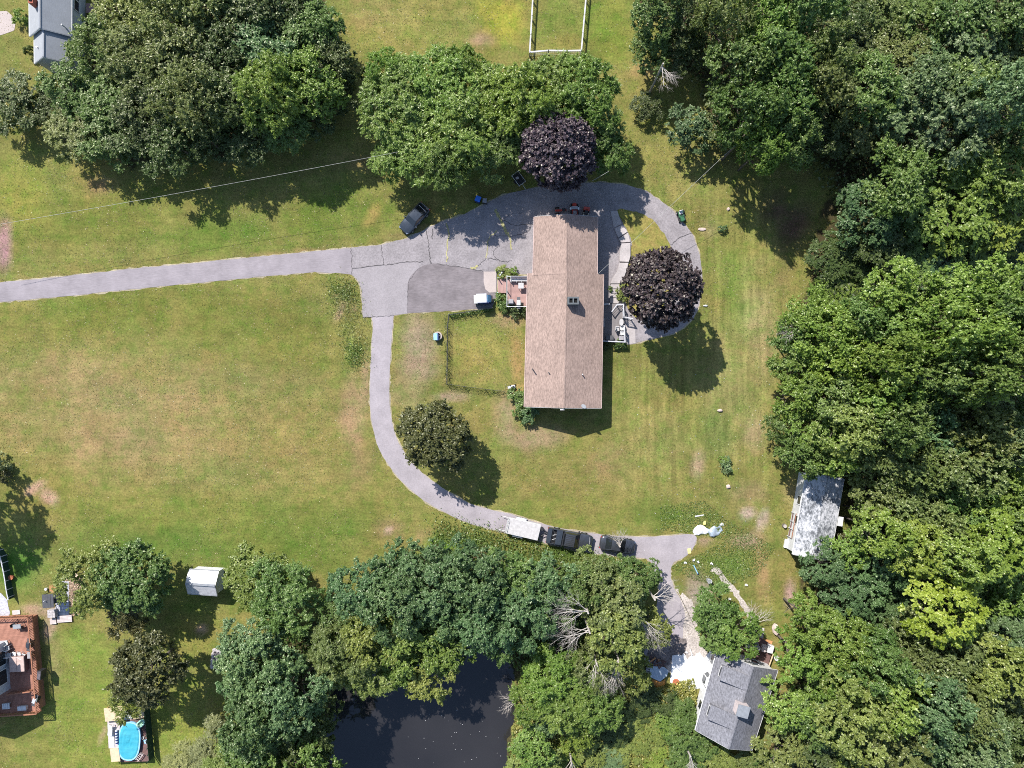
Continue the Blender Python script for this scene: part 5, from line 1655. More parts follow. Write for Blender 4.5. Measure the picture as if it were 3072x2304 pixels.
# trailer
tr = thing('flat_trailer', 'white topped cargo trailer hitched behind the black pickup', 'trailer', at(1570, 1586, .8), R(-13))
MB().box(0, 0, .62, 4.1, 2.0, .12).build('trailer_bed', 'white_dirty', tr)
MB().box(0, 0, 1.02, 4.05, 1.95, .06).build('cargo_lid', 'pale_fabric', tr)
for s in (-1, 1):
    MB().box(0, s * .98, .84, 4.1, .06, .4).build('side_board', 'white_paint', tr)
    fo = MB().box(-.5, s * 1.14, .66, 1.3, .26, .05).build('mud_guard', 'light_metal', tr)
MB().box(2.03, 0, .84, .06, 2.0, .4).build('front_board', 'white_paint', tr)
wheels(tr, (-.85, -.15), 1.13, .3, .2)
tn = MB().tube((2.0, -.75, .55), (3.0, 0, .5), .05).tube((2.0, .75, .55), (3.0, 0, .5), .05).tube((2.9, 0, .5), (3.35, 0, .5), .05).build('tow_bar', 'steel_dark', tr)
MB().tube((2.75, .12, .1), (2.75, .12, .95), .05).build('jack', 'steel_dark', tn)
MB().box(2.3, .5, .78, .4, .35, .3).build('battery_box', 'black_plastic', tn)
gt = MB()
for y in (-.95, -.5, 0, .5, .95):
    gt.tube((-2.08, y, .6), (-2.2, y, 1.5), .025)
for z in (.62, 1.05, 1.5):
    x = -2.08 - .12 * (z - .6) / .9
    gt.tube((x, -.95, z), (x, .95, z), .025)
gt.build('ramp_gate', 'light_metal', tr)
for y in (-.85, .9):
    MB().tube((-2.1, y, .62), (-2.95, y, .5), .04).build('ramp_arm', 'white_dirty', tr)

# small white-roofed utility vehicle
uv = thing('golf_cart', 'white roofed golf cart with blue windscreen on the dark pad', 'golf cart', at(1449, 897, 1), R(2))
MB().box(-.1, 0, .5, 2.1, 1.1, .35).build('body', 'navy', uv, bevel=.05)
MB().box(.95, 0, .72, .55, 1.05, .4, 0, .7).build('bonnet', 'black_paint', uv, bevel=.05)
MB().box(-.3, 0, .82, .5, 1.0, .2).build('seat', 'pale_fabric', uv)
MB().box(-.55, 0, 1.1, .12, 1.0, .45).build('seat_back', 'pale_fabric', uv)
MB().box(-.9, 0, .85, .5, 1.05, .35).build('cargo_box', 'white_paint', uv)
MB().box(-.15, 0, 1.9, 1.3, 1.15, .07).build('roof', 'white_vinyl', uv, bevel=.03)
for x in (-.75, .45):
    for s in (-1, 1):
        MB().tube((x + (.2 if x > 0 else 0), s * .5, .7), (x, s * .5, 1.88), .025).build('roof_post', 'white_paint', uv)
quad_panel(uv, 'windscreen', 'light_blue', [(.98, -.48, .9), (.98, .48, .9), (.56, .46, 1.8), (.56, -.46, 1.8)], .015)
MB().ring(0, 0, 0, .02, .14, .17, 12).build('steering_wheel', 'black_plastic', uv).location = (.35, .25, 1.05)
wheels(uv, (-.75, .75), .5, .24, .18)

# ------------------------------------------------------------------ garden machines


def ride_mower(px, py, rz, hood, seat, label, s=1.0, name='riding_mower', cat='mower', hoodw=.55):
    e = thing(name, label, cat, at(px, py, .5), rz)
    e.scale = (s, s, s)
    MB().box(.45, 0, .5, .75, hoodw, .4, 0, .85).build('bonnet', hood, e, bevel=.05)
    MB().box(-.25, 0, .38, .8, .7, .18).build('body', hood, e)
    MB().box(-.4, 0, .58, .42, .46, .12).build('seat', seat, e, bevel=.03)
    MB().box(-.62, 0, .8, .1, .46, .4).build('seat_back', seat, e, bevel=.03)
    MB().box(.05, 0, .2, .9, 1.0, .14).build('mower_deck', 'black_plastic', e)
    MB().tube((.1, 0, .6), (-.05, 0, .85), .025).build('steering_column', 'black_plastic', e)
    MB().ring(-.06, 0, .84, .87, .13, .17, 12).build('steering_wheel', 'black_plastic', e)
    for x, y, r_ in ((.62, .38, .18), (.62, -.38, .18), (-.5, .45, .27), (-.5, -.45, .27)):
        wo = MB().tube((x, y - .09, r_), (x, y + .09, r_), r_, r_, 14).build('wheel', 'rubber', e)
        MB().tube((x, y - .1, r_), (x, y + .1, r_), r_ * .5, r_ * .5, 10).build('rim', 'light_metal', wo)
    return e


ride_mower(1724, 628, R(92), 'red_paint', 'grey_fabric', 'red garden tractor with pale grey rack at the top house gable')
q = thing('loader_rack', 'pale grey metal rack lying behind the red tractor', 'rack', at(1724, 622, 1.0))
MB().box(0, .05, 1.0, 1.1, .1, .08).box(-.5, -.1, 1.0, .18, .4, .08).box(.5, -.1, 1.0, .18, .4, .08).box(0, -.2, 1.0, .9, .05, .06).box(-.5, .05, .5, .08, .08, 1.0).box(.5, .05, .5, .08, .08, 1.0).build('frame', 'light_metal', q)
MB().box(0, -.05, .96, .8, .2, .04).build('tray', 'grey_metal', q)
sb = thing('snow_blower', 'dark red snow blower at the upper right roof corner', 'snow blower', at(1759, 634, .4), R(80))
MB().box(.3, 0, .3, .45, .75, .55).build('auger_housing', 'red_paint', sb)
MB().tube((.15, 0, .5), (.2, 0, 1.0), .12, .1, 10).build('chute', 'red_paint', sb)
MB().box(-.15, 0, .5, .45, .4, .3).build('engine', 'black_plastic', sb)
for s in (-1, 1):
    MB().tube((-.2, s * .28, .5), (-.85, s * .28, .95), .025).build('handle', 'light_metal', sb)
    MB().tube((-.15, s * .25, .22), (-.15, s * .4, .22), .22, .22, 12).build('wheel', 'rubber', sb)
wc = thing('log_splitter', 'dark red log splitter with black wheel at the roof peak', 'log splitter', at(1680, 632, .4), R(4))
MB().box(.1, 0, .55, 1.4, .22, .2).build('beam', 'red_paint', wc)
MB().box(.45, 0, .75, .4, .35, .25).build('engine', 'black_plastic', wc)
for s in (-1, 1):
    wo = MB().tube((-.35, s * .28, .28), (-.35, s * .46, .28), .28, .28, 14).build('wheel', 'rubber', wc)
    MB().tube((-.35, s * .27, .28), (-.35, s * .47, .28), .14, .14, 10).build('rim', 'white_paint', wo)
MB().tube((-.6, 0, .5), (-1.2, 0, .45), .04).build('tow_bar', 'steel_dark', wc)
MB().tube((.7, 0, .45), (.7, 0, 0), .04).build('stand', 'steel_dark', wc)
ride_mower(2045, 647, R(-75), 'green_paint', 'white_paint', 'green riding mower with white seat on the loop drive verge', .95)
ct = thing('yard_cart', 'black yard cart with pale metal frame under the purple maple edge', 'cart', at(1556, 537, .6), R(-54))
MB().box(0, 0, .5, 1.5, 1.0, .08).build('cart_bed', 'black_plastic', ct)
fr = MB()
for y in (-.5, .5):
    fr.tube((-.8, y, .85), (.8, y, .85), .03)
for x in (-.8, .8):
    fr.tube((x, -.5, .85), (x, .5, .85), .03)
    for y in (-.5, .5):
        fr.tube((x, y, .45), (x, y, .85), .03)
fr.build('cart_frame', 'light_metal', ct)
for s in (-1, 1):
    MB().tube((0, s * .52, .25), (0, s * .66, .25), .25, .25, 14).build('wheel', 'rubber', ct)
MB().tube((.8, 0, .5), (1.5, 0, .35), .03).build('handle', 'light_metal', ct)
b = thing('cart_load', 'pale pink bag lying in the yard cart', 'bag', at(1552, 533, .7))
MB().box(0, 0, .66, .45, .35, .22, .4, .7).build('bag', 'pink_white', b, bevel=.06)
ty = thing('old_tyre', 'black tyre lying on the shaded grass left of the cart', 'tyre', at(1504, 537, .1))
MB().ring(0, 0, 0, .2, .18, .34, 22).build('tread', 'rubber', ty, bevel=.04)
MB().ring(0, 0, .04, .16, .12, .17, 16).build('rim', 'grey_metal', ty)
pm = thing('push_mower', 'grey push mower parked in the gap of the wire fence', 'mower', at(1536, 1161, .4), R(8))
MB().box(.15, 0, .26, .6, .5, .2, 0, .8).build('mower_deck', 'light_metal', pm, bevel=.04)
MB().cyl(.18, 0, .36, .5, .14, 12).build('engine', 'black_plastic', pm)
for x, y in ((.42, .27), (.42, -.27), (-.12, .27), (-.12, -.27)):
    MB().tube((x, y - .03, .12), (x, y + .03, .12), .12, .12, 12).build('wheel', 'rubber', pm)
MB().tube((-.1, -.2, .3), (-.8, -.22, .9), .02).tube((-.1, .2, .3), (-.8, .22, .9), .02).tube((-.8, -.22, .9), (-.8, .22, .9), .02).build('handle', 'black_plastic', pm)
MB().box(-.35, 0, .42, .4, .36, .3).build('grass_bag', 'white_dirty', pm, bevel=.04)

# bins
for px, py, rz, mt, lb, s in ((1434, 597, R(-22), 'blue_plastic', 'blue wheeled bin in the shade above the parking area', 1.0), (1454, 601, R(-6), 'grey_fabric', 'grey wheeled bin beside the blue one', .8)):
    e = thing('wheeled_bin', lb, 'bin', at(px, py, .9), rz)
    e.scale = (s, s, s)
    MB().box(0, 0, .5, .6, .65, .9).build('body', 'navy' if s == 1 else 'black_plastic', e, bevel=.03)
    lo = MB().box(0, 0, 1.0, .68, .74, .09).build('lid', mt, e, bevel=.03)
    MB().box(0, 0, 1.05, .46, .5, .02).build('lid_panel', mt, lo)
    MB().tube((-.28, -.38, 1.0), (.28, -.38, 1.0), .03).build('handle', 'black_plastic', e)
    for sx in (-.25, .25):
        MB().tube((sx - .04, -.34, .1), (sx + .04, -.34, .1), .1, .1, 12).build('wheel', 'rubber', e)

# ------------------------------------------------------------------ things on the decks


def plastic_chair(px, py, z, rz, mat, label, s=1.0, group=None, zz=.5):
    x, y = at(px, py, z + zz)
    e = thing('garden_chair', label, 'chair', (x, y, z), rz, group)
    e.scale = (s, s, s)
    MB().box(0, 0, .43, .5, .5, .05).build('seat', mat, e, bevel=.015)
    MB().box(-.26, 0, .72, .06, .5, .55).build('backrest', mat, e, bevel=.015)
    for sx, sy in ((-.22, -.22), (-.22, .22), (.22, -.22), (.22, .22)):
        MB().box(sx, sy, .2, .05, .05, .4).build('leg', mat, e)
    for sy in (-.27, .27):
        MB().box(0, sy, .62, .5, .06, .04).build('armrest', mat, e)
    return e


def table(px, py, z, w, d, h, rz, mat, label, name='table', cat='table', legs='grey_metal'):
    x, y = at(px, py, z + h)
    e = thing(name, label, cat, (x, y, z), rz)
    MB().box(0, 0, h - .03, w, d, .06).build('tabletop', mat, e, bevel=.012)
    for sx in (-1, 1):
        for sy in (-1, 1):
            MB().box(sx * (w / 2 - .06), sy * (d / 2 - .06), (h - .06) / 2, .05, .05, h - .06).build('leg', legs, e)
    return e


def grill(px, py, z, rz, lid, label, s=1.0):
    x, y = at(px, py, z + 1)
    e = thing('gas_grill', label, 'grill', (x, y, z), rz)
    e.scale = (s, s, s)
    MB().box(0, 0, .42, .7, .5, .7).build('cabinet', 'black_plastic', e)
    MB().box(0, 0, .92, .75, .55, .28, 0, .82).build('lid', lid, e, bevel=.04)
    for sx in (-1, 1):
        MB().box(sx * .58, 0, .8, .4, .45, .04).build('side_shelf', 'steel_dark', e)
    MB().tube((-.28, -.3, .95), (.28, -.3, .95), .02).build('handle', 'light_metal', e)
    for sx in (-.28, .28):
        MB().tube((sx - .03, .2, .08), (sx + .03, .2, .08), .08, .08, 10).build('wheel', 'rubber', e)
    return e


DZ0 = .55
bx, by = at(1557, 838, 1.1)
be = thing('swing_bench', 'long white slatted bench at the top of the wooden deck', 'bench', (bx, by, DZ0))
for i in range(5):
    MB().box(0, .26 - .11 * i, .45, 2.1, .09, .04).build('seat_slat', 'white_paint', be)
for i in range(4):
    MB().box(0, .34, .58 + .12 * i, 2.1, .04, .1).build('back_slat', 'white_paint', be)
for sx in (-1, -.33, .33, 1):
    MB().box(sx * 1.0, -.1, .21, .07, .5, .42).build('leg', 'white_paint', be)
for sx in (-1, 1):
    MB().box(sx * 1.03, 0, .66, .08, .62, .05).build('armrest', 'white_paint', be)
table(1563, 857, DZ0, .68, .72, .72, 0, 'pale_fabric', 'square grey-pink table beside the house on the wooden deck')
sx_, sy_ = at(1533, 905, 1.3)
st = thing('grill_shelf', 'grey covered grill at the lower left corner of the wooden deck', 'grill', (sx_, sy_, DZ0))
MB().box(0, 0, .45, .66, .64, .9, 0, .94).build('cover', 'grey_fabric', st, bevel=.05)
MB().box(0, 0, .92, .5, .45, .05).build('lid', 'grey_fabric', st)
grill(1556, 908, DZ0, R(90), 'white_paint', 'white lidded gas grill by the lower deck rail', .95)
lamp = thing('deck_lantern', 'white lantern among shrubs above the deck steps', 'lantern', at(1502, 822, .5), R(50))
MB().box(0, 0, .35, .45, .16, .7).build('body', 'white_paint', lamp)
MB().box(0, 0, .73, .5, .22, .06).build('cap', 'white_paint', lamp)

# porch furniture
plastic_chair(1852, 986, .45, R(0), 'pale_fabric', 'pale grey chair at the edge of the porch shade', 1.0)
plastic_chair(1867, 984, .45, R(180), 'white_paint', 'upper white chair against the porch rail', .95)
plastic_chair(1867, 999, .45, R(180), 'white_paint', 'lower white chair against the porch rail', .9)
table(1864, 1014, .45, .62, .5, .62, 0, 'grey_fabric', 'small grey table in the lower porch corner')
ox, oy = at(1864, 967, 1.1)
ot = thing('oval_table', 'oval pale table at the sunny porch edge', 'table', (ox, oy, .45), R(90))
MB().prism([(math.cos(i * .3927) * .45, math.sin(i * .3927) * .26) for i in range(16)], .64, .7).build('tabletop', 'pale_fabric', ot)
for sx in (-.25, .25):
    MB().box(sx, 0, .32, .06, .3, .64).build('leg', 'white_paint', ot)
bx_ = thing('storage_box', 'dark storage box in the shaded lower porch', 'box', (*at(1829, 1013, .8), .45))
MB().box(0, 0, .22, .9, .5, .44).build('body', 'black_plastic', bx_)
MB().box(0, 0, .47, .94, .54, .06).build('lid', 'steel_dark', bx_)

# timber deck at lower left
Z1 = 1.1
table(50, 1880, Z1, 1.0, .55, .75, R(6), 'grey_metal', 'grey slatted table at the top of the timber deck')
plastic_chair(40, 1876, Z1, R(20), 'black_plastic', 'black chair left of the grey table on the timber deck', .8)
plastic_chair(64, 1884, Z1, R(200), 'black_plastic', 'black chair right of the grey table on the timber deck', .8)
grill(83, 1936, Z1, R(85), 'black_paint', 'black gas grill by the timber deck rail', 1.0)
cx_, cy_ = at(88, 1966, Z1 + .6)
e = thing('deck_box', 'grey deck box below the black grill', 'box', (cx_, cy_, Z1))
MB().box(0, 0, .27, .5, .75, .54).build('body', 'steel_dark', e)
MB().box(0, 0, .57, .54, .8, .06).build('lid', 'grey_fabric', e)
tx, ty_ = at(50, 1993, Z1 + .9)
tub = thing('hot_tub', 'square hot tub with pinkish tan cover on the timber deck', 'hot tub', (tx, ty_, Z1), R(3))
MB().box(0, 0, .4, 1.85, 1.85, .8).build('shell', 'deck_brown', tub, bevel=.05)
for s in (-1, 1):
    MB().box(s * .47, 0, .86, .92, 1.9, .12).build('cover_half', 'tub_cover', tub, bevel=.03)
for i, (px, py, rz) in enumerate(((24, 1966, 80), (40, 1963, 85), (55, 1964, 95), (68, 1968, 70))):
    plastic_chair(px, py, Z1, R(rz), 'white_paint', ['first white chair from the left in the row above the hot tub', 'second white chair from the left above the hot tub', 'third white chair from the left above the hot tub', 'rightmost white chair above the hot tub'][i], .95, 'white chairs above the hot tub')
plastic_chair(22, 1944, Z1, R(100), 'white_paint', 'white chair against the house wall above the hot tub row', 1.0)
plastic_chair(16, 1930, Z1, R(110), 'white_paint', 'white chair highest up the house wall', 1.0)
grill(101, 2104, Z1, R(70), 'light_metal', 'silver lidded grill in the lower corner of the timber deck', .95)
e = thing('white_cooler', 'white cooler box by the lower deck rail', 'cooler', (*at(66, 2125, Z1 + .4), Z1), R(4))
MB().box(0, 0, .2, 1.05, .5, .4).build('body', 'white_dirty', e, bevel=.02)
MB().box(0, 0, .43, 1.1, .55, .07).build('lid', 'white_paint', e, bevel=.02)
e = thing('lounge_mat', 'white folded lounger at the bottom left of the timber deck', 'lounger', (*at(16, 2120, Z1 + .4), Z1), R(4))
for i in range(4):
    MB().box(-.36 + .24 * i, 0, .3, .2, .7, .05).build('slat', 'white_paint', e)
MB().box(0, .3, .14, .9, .05, .28).box(0, -.3, .14, .9, .05, .28).build('frame', 'white_paint', e)
e = thing('planter_box', 'dark planter box hung on the timber deck rail', 'planter', (*at(114, 2024, Z1 + .6), Z1 - .2), R(-5))
MB().box(.25, 0, .5, .5, 1.1, 1.0).build('box', 'black_plastic', e)
MB().box(.25, 0, 1.02, .4, 1.0, .05).build('soil', 'ash', e)

# ------------------------------------------------------------------ grill corner with pavers, wood chips
e = thing('paved_corner', 'grey paver patio with pale edging by the black grill roof', 'patio', at(188, 1795))
e['kind'] = 'structure'
o0 = at(188, 1795)
rp = random.Random(4)
for i in range(4):
    for j in range(11):
        MB((*o0, 0)).box(o0[0] - .65 + .43 * i + rp.uniform(-.01, .01), o0[1] - 2.0 + .40 * j, .05, .41, .38, .1 + rp.uniform(0, .02)).build('paver', 'pavers', e)
fill('wood_chips', dens(smooth_poly(G((196, 1728), (230, 1722), (250, 1740), (240, 1770), (215, 1790), (232, 1815), (240, 1838), (215, 1850), (198, 1844), (200, 1790)), 3, True), .3), .02, 'chips', kind='stuff', jitter=.15)
o_ = scatter('wood_chip_pieces', G((196, 1728), (250, 1735), (245, 1780), (240, 1845), (200, 1850)), 2600, 31, ph(230, 200, 158), (.1, .3), (.02, .08), .4, .1)
e = thing('grill_shelter', 'grill under a square black tin roof on four posts', 'shelter', at(146, 1802, 1.8), R(4))
for i in range(4):
    MB().box(-.53 + .355 * i, 0, 1.95 + (.03 if i in (1, 2) else 0), .34, 1.7, .05).build('roof_panel', 'steel_dark', e)
for sx in (-.6, .6):
    for sy in (-.75, .75):
        MB().box(sx, sy, .96, .08, .08, 1.92).build('post', 'black_plastic', e)
MB().tube((-.25, .1, 1.95), (-.25, .1, 2.35), .06, .06, 10).build('vent', 'light_metal', e)
MB().box(.1, 0, .55, .7, 1.2, .9).build('grill_body', 'black_paint', e)
e = thing('wood_bench', 'brown slatted wooden bench above the grill shelter', 'bench', at(160, 1767, .5), R(3))
for i in range(7):
    MB().box(-.42 + .14 * i, 0, .5, .12, .9, .04).build('slat', 'lumber', e)
for sx in (-.4, .4):
    MB().box(sx, 0, .24, .07, .8, .48).build('leg', 'lumber', e)
e = thing('stone_oven', 'pale spotted stone hearth below the grill shelter', 'hearth', at(155, 1841, .6), R(3))
for k in range(3):
    for i in range(3):
        for j in range(3):
            MB().box(-.32 + .32 * i, -.33 + .33 * j, .12 + .24 * k, .3, .31, .22).build('block', 'stone', e)
for px, py, w_, d_, lb in ((159, 1864, .8, .75, 'left pale plank platform below the hearth'), (193, 1857, 1.9, .85, 'right longer pale plank platform below the pavers')):
    e = thing('plank_platform', lb, 'platform', at(px, py, .2), R(4))
    n = 5
    for i in range(n):
        MB().box(0, -d_ / 2 + (i + .5) * d_ / n, .17, w_, d_ / n - .02, .06).build('plank', 'pink_white', e)
    for sx in (-1, 1):
        MB().box(sx * (w_ / 2 - .1), 0, .07, .1, d_ - .1, .14).build('joist', 'lumber', e)
e = thing('paving_slab', 'two pale concrete slabs above the timber deck', 'slabs', at(49, 1837, .05), R(6))
for s in (-1, 1):
    MB().box(s * .25, 0, .05, .48, .55, .1).build('slab', 'pink_white', e)
e = thing('terracotta_pot', 'terracotta pot beside the green screen fence', 'pot', at(36, 1731, .2))
MB().cyl(0, 0, 0, .42, .2, 14, .29).build('pot', 'terracotta', e)
MB().cyl(0, 0, .42, .47, .31, 14).build('rim', 'terracotta', e)
e = thing('white_bucket', 'white bucket left of the brown bench', 'bucket', at(139, 1767, .2))
MB().cyl(0, 0, 0, .36, .13, 12, .17).build('pail', 'white_paint', e)
MB().tube((-.16, 0, .34), (0, 0, .46), .012).tube((0, 0, .46), (.16, 0, .34), .012).build('handle', 'light_metal', e)

# fire pit ringed with stones
e = thing('fire_pit', 'oblong stone-ringed fire pit with ash left of the pond trees', 'fire pit', at(650, 1976), R(-8))
rp = random.Random(8)
me_ = []
for k in range(4):
    s_ = MB()
    n = 7
    vs = []
    s_.tube((0, 0, -.08), (0, 0, .1), .16 + .02 * k, .11 + .015 * k, 7)
    o = s_.build('stone', 'stone', e)
    me_.append(o.data)
    bpy.data.objects.remove(o)
ring_pts = []
for i in range(34):
    f = i / 34 * 2 * (1.0 + 2.2)
    if f < 1.0:
        ring_pts.append((-.5 + f, 1.1))
    elif f < 3.2:
        ring_pts.append((.5, 1.1 - (f - 1)))
    elif f < 4.2:
        ring_pts.append((.5 - (f - 3.2), -1.1))
    else:
        ring_pts.append((-.5, -1.1 + (f - 4.2)))
for i, (x, y) in enumerate(ring_pts):
    o = link('stone', me_[i % 4], e)
    o.location = (x + rp.uniform(-.05, .05), y + rp.uniform(-.05, .05), .1)
    o.rotation_euler = (rp.uniform(-.2, .2), rp.uniform(-.2, .2), rp.uniform(0, 6))
    o.scale = (1.15, .95, 1.3)
MB().box(0, 0, .03, .9, 2.1, .06).build('ash_bed', 'ash', e)
for i in range(12):
    a = rp.uniform(0, 6.28)
    x, y = rp.uniform(-.3, .3), rp.uniform(-.8, .8)
    MB().tube((x - .15 * math.cos(a), y - .15 * math.sin(a), .1), (x + .15 * math.cos(a), y + .15 * math.sin(a), .13), .035, .02, 5).build('charred_stick', 'dead_wood' if i % 2 else 'steel_dark', e)

# ------------------------------------------------------------------ pool
PZ = 1.1
ox, oy = at(372, 2215)
org = (ox, oy, 0)
pd = thing('pool_platform', 'timber platform of pale and tan boards round the oval pool', 'platform', (ox, oy))


def slabpx(name, mat, pts, z, th, parent, org):
    return MB(org).prism([at(*p, z) for p in pts], z - th, z).build(name, mat, parent)


slabpx('tan_board', 'tan_board', [(311, 2126), (366, 2119), (370, 2160), (316, 2165)], 1.5, .12, pd, org)
for i in range(5):
    slabpx('step', 'white_paint', [(371, 2133 + 6 * i), (394, 2131 + 6 * i), (395, 2136 + 6 * i), (372, 2138 + 6 * i)], 1.25 - .14 * i, .12, pd, org)
slabpx('tan_board', 'tan_board', [(398, 2128), (430, 2122), (432, 2154), (400, 2158)], 1.0, .1, pd, org)
slabpx('tan_board', 'tan_board', [(329, 2246), (355, 2244), (361, 2284), (334, 2286)], 1.15, .12, pd, org)
slabpx('deck_floor', 'pink_white', [(322, 2164), (360, 2163), (356, 2245), (326, 2245)], 1.05, .12, pd, org)
slabpx('deck_floor', 'deck_brown', [(356, 2160), (436, 2156), (448, 2284), (360, 2287), (352, 2245)], .7, .12, pd, org)
slabpx('deck_floor', 'white_dirty', [(324, 2195), (342, 2195), (344, 2244), (329, 2244)], 1.12, .05, pd, org)
for p in ((314, 2130), (364, 2124), (318, 2162), (334, 2284), (358, 2283)):
    q = at(*p, 1)
    MB(org).box(q[0], q[1], .5, .1, .1, 1.0).build('post', 'lumber', pd)
n = 9
for i in range(n):
    p = (433 + 14 * i / (n - 1), 2130 + 152 * i / (n - 1))
    q = at(*p, 1.2)
    MB(org).box(q[0], q[1], .75, .09, .09, 1.5).build('fence_post', 'dark_green_mesh', pd)
P, Q = Vector(at(433, 2130, 1.3)), Vector(at(447, 2282, 1.3))
for i in range(n - 1):
    c = P.lerp(Q, (i + .5) / (n - 1))
    MB(org).box(c.x + .06, c.y, .8, .03, (Q - P).length / (n - 1) - .03, 1.3, math.atan2((Q - P).y, (Q - P).x) + R(90)).build('fence_panel', 'dark_green_mesh', pd)
pc = thing('oval_pool', 'oval above-ground pool under a bright blue cover', 'pool', at(387, 2224, PZ), R(-4))


def oval(a, b, n=24, p=2.6):
    return [(math.copysign(abs(math.cos(t)) ** (2 / p), math.cos(t)) * a, math.copysign(abs(math.sin(t)) ** (2 / p), math.sin(t)) * b) for t in [2 * math.pi * i / n for i in range(n)]]


MB().prism(oval(1.32, 2.36), 0, PZ - .02).build('pool_wall', 'light_blue', pc)
o1, o2 = oval(1.42, 2.46), oval(1.24, 2.28)
k = len(o1)
vs = [(x, y, PZ) for x, y in o1] + [(x, y, PZ) for x, y in o2] + [(x, y, PZ - .06) for x, y in o1] + [(x, y, PZ - .06) for x, y in o2]
fs = []
for i in range(k):
    j = (i + 1) % k
    fs += [(i, j, k + j, k + i), (2 * k + i, 3 * k + i, 3 * k + j, 2 * k + j), (i, 2 * k + i, 2 * k + j, j), (k + i, k + j, 3 * k + j, 3 * k + i)]
MB().add(vs, fs).build('pool_rim', 'light_blue', pc)
rr = np.random.RandomState(3)
vs, fs = [], []
for a_ in range(13):
    for b_ in range(k):
        f = a_ / 12
        x, y = oval(1.24 * f, 2.28 * f)[b_] if a_ else (0, 0)
        vs.append((x, y, PZ + .015 + (rr.uniform(0, .07) if a_ < 12 else 0)))
for a_ in range(12):
    for b_ in range(k):
        c_ = (b_ + 1) % k
        fs.append((a_ * k + b_, a_ * k + c_, (a_ + 1) * k + c_, (a_ + 1) * k + b_))
MB().add(vs, fs).build('pool_cover', 'pool_cover', pc, True)
e = thing('inflatable_boat', 'mint green inflatable boat propped at the pool corner', 'inflatable', (*at(421, 2172, 1.3), 1.05), R(40))
ob, ib = oval(.62, .42, 18), oval(.42, .24, 18)
k = 18
vs = [(x, y, 0) for x, y in ob] + [(x * .95, y * .95, .24) for x, y in ob] + [(x, y, .24) for x, y in ib] + [(x, y, .06) for x, y in ib]
fs = [tuple(range(k))[::-1], tuple(range(3 * k, 4 * k))]
for i in range(k):
    j = (i + 1) % k
    for a_ in range(3):
        fs.append((a_ * k + i, a_ * k + j, (a_ + 1) * k + j, (a_ + 1) * k + i))
MB().add(vs, fs).build('hull', 'pale_green', e, True)
for i in range(4):
    MB().box(-.27 + .18 * i, 0, .1, .06, .36, .06).build('floor_rib', 'green_paint', e)
e = thing('cover_roller', 'striped rolled pool cover on the left of the pool', 'roller', (*at(349, 2211, 1.3), 1.05), R(2))
for i in range(10):
    MB().tube((0, -.85 + .17 * i, .18), (0, -.85 + .17 * (i + 1) - .01, .18), .16, .16, 12).build('roll_band', 'white_paint' if i % 2 else 'navy', e)
e = thing('pool_lounger', 'white lounger on the left side of the pool platform', 'lounger', (*at(331, 2190, 1.4), 1.12), R(85))
for i in range(8):
    MB().box(-.6 + .17 * i, 0, .32 + (.05 * max(0, i - 4)), .14, .55, .04).build('slat', 'white_paint', e)
for s in (-1, 1):
    MB().box(0, s * .26, .2, 1.4, .05, .06).build('frame', 'white_paint', e)
    for x in (-.55, .55):
        MB().box(x, s * .26, .09, .05, .05, .18).build('leg', 'white_paint', e)
e = thing('pool_ladder', 'white ladder leaning at the lower right of the pool', 'ladder', (*at(419, 2270, .9), .7), R(52))
for s in (-1, 1):
    MB().box(0, s * .2, .3, 1.1, .06, .06).build('side_rail', 'pink_white', e)
for i in range(4):
    MB().box(-.36 + .24 * i, 0, .3, .06, .38, .05).build('rung', 'pink_white', e)
for x in (-.45, .45):
    MB().box(x, 0, .14, .05, .4, .27).build('foot', 'pink_white', e)
e = thing('deck_chair', 'pale blue folding chair right of the pool by the fence', 'chair', (*at(437, 2225, 1.1), .7), R(200))
MB().box(0, 0, .36, .45, .45, .05).build('seat', 'light_blue', e)
MB().box(-.25, 0, .6, .06, .45, .5).build('backrest', 'pale_fabric', e)
for sx in (-.2, .2):
    for sy in (-.2, .2):
        MB().box(sx, sy, .17, .04, .04, .34).build('leg', 'white_paint', e)
e = thing('pool_hose', 'white coiled hose on the dark strip right of the pool', 'hose', (*at(428, 2214, .8), .7))
MB().ring(0, 0, 0, .07, .13, .19, 16).ring(0, 0, .07, .13, .12, .18, 16).build('coil', 'white_paint', e)

# blue-topped stand on a pale ring
e = thing('garden_well', 'blue sheet-topped stand on a pale concrete ring by the wire fence', 'well', at(1313, 1008, .3))
MB().ring(0, 0, 0, .4, .4, .56, 24).build('ring', 'pale_concrete', e)
MB().cyl(0, 0, .02, .1, .4, 20).build('basin', 'steel_dark', e)
MB().box(-.22, -.12, .72, .5, .85, .06).build('top_sheet', 'light_blue', e)
MB().box(.08, -.18, .55, .14, .8, .5).build('side_board', 'navy', e)
MB().box(-.25, -.15, .4, .4, .5, .6).build('stand', 'light_blue', e)

# ------------------------------------------------------------------ lower house yard


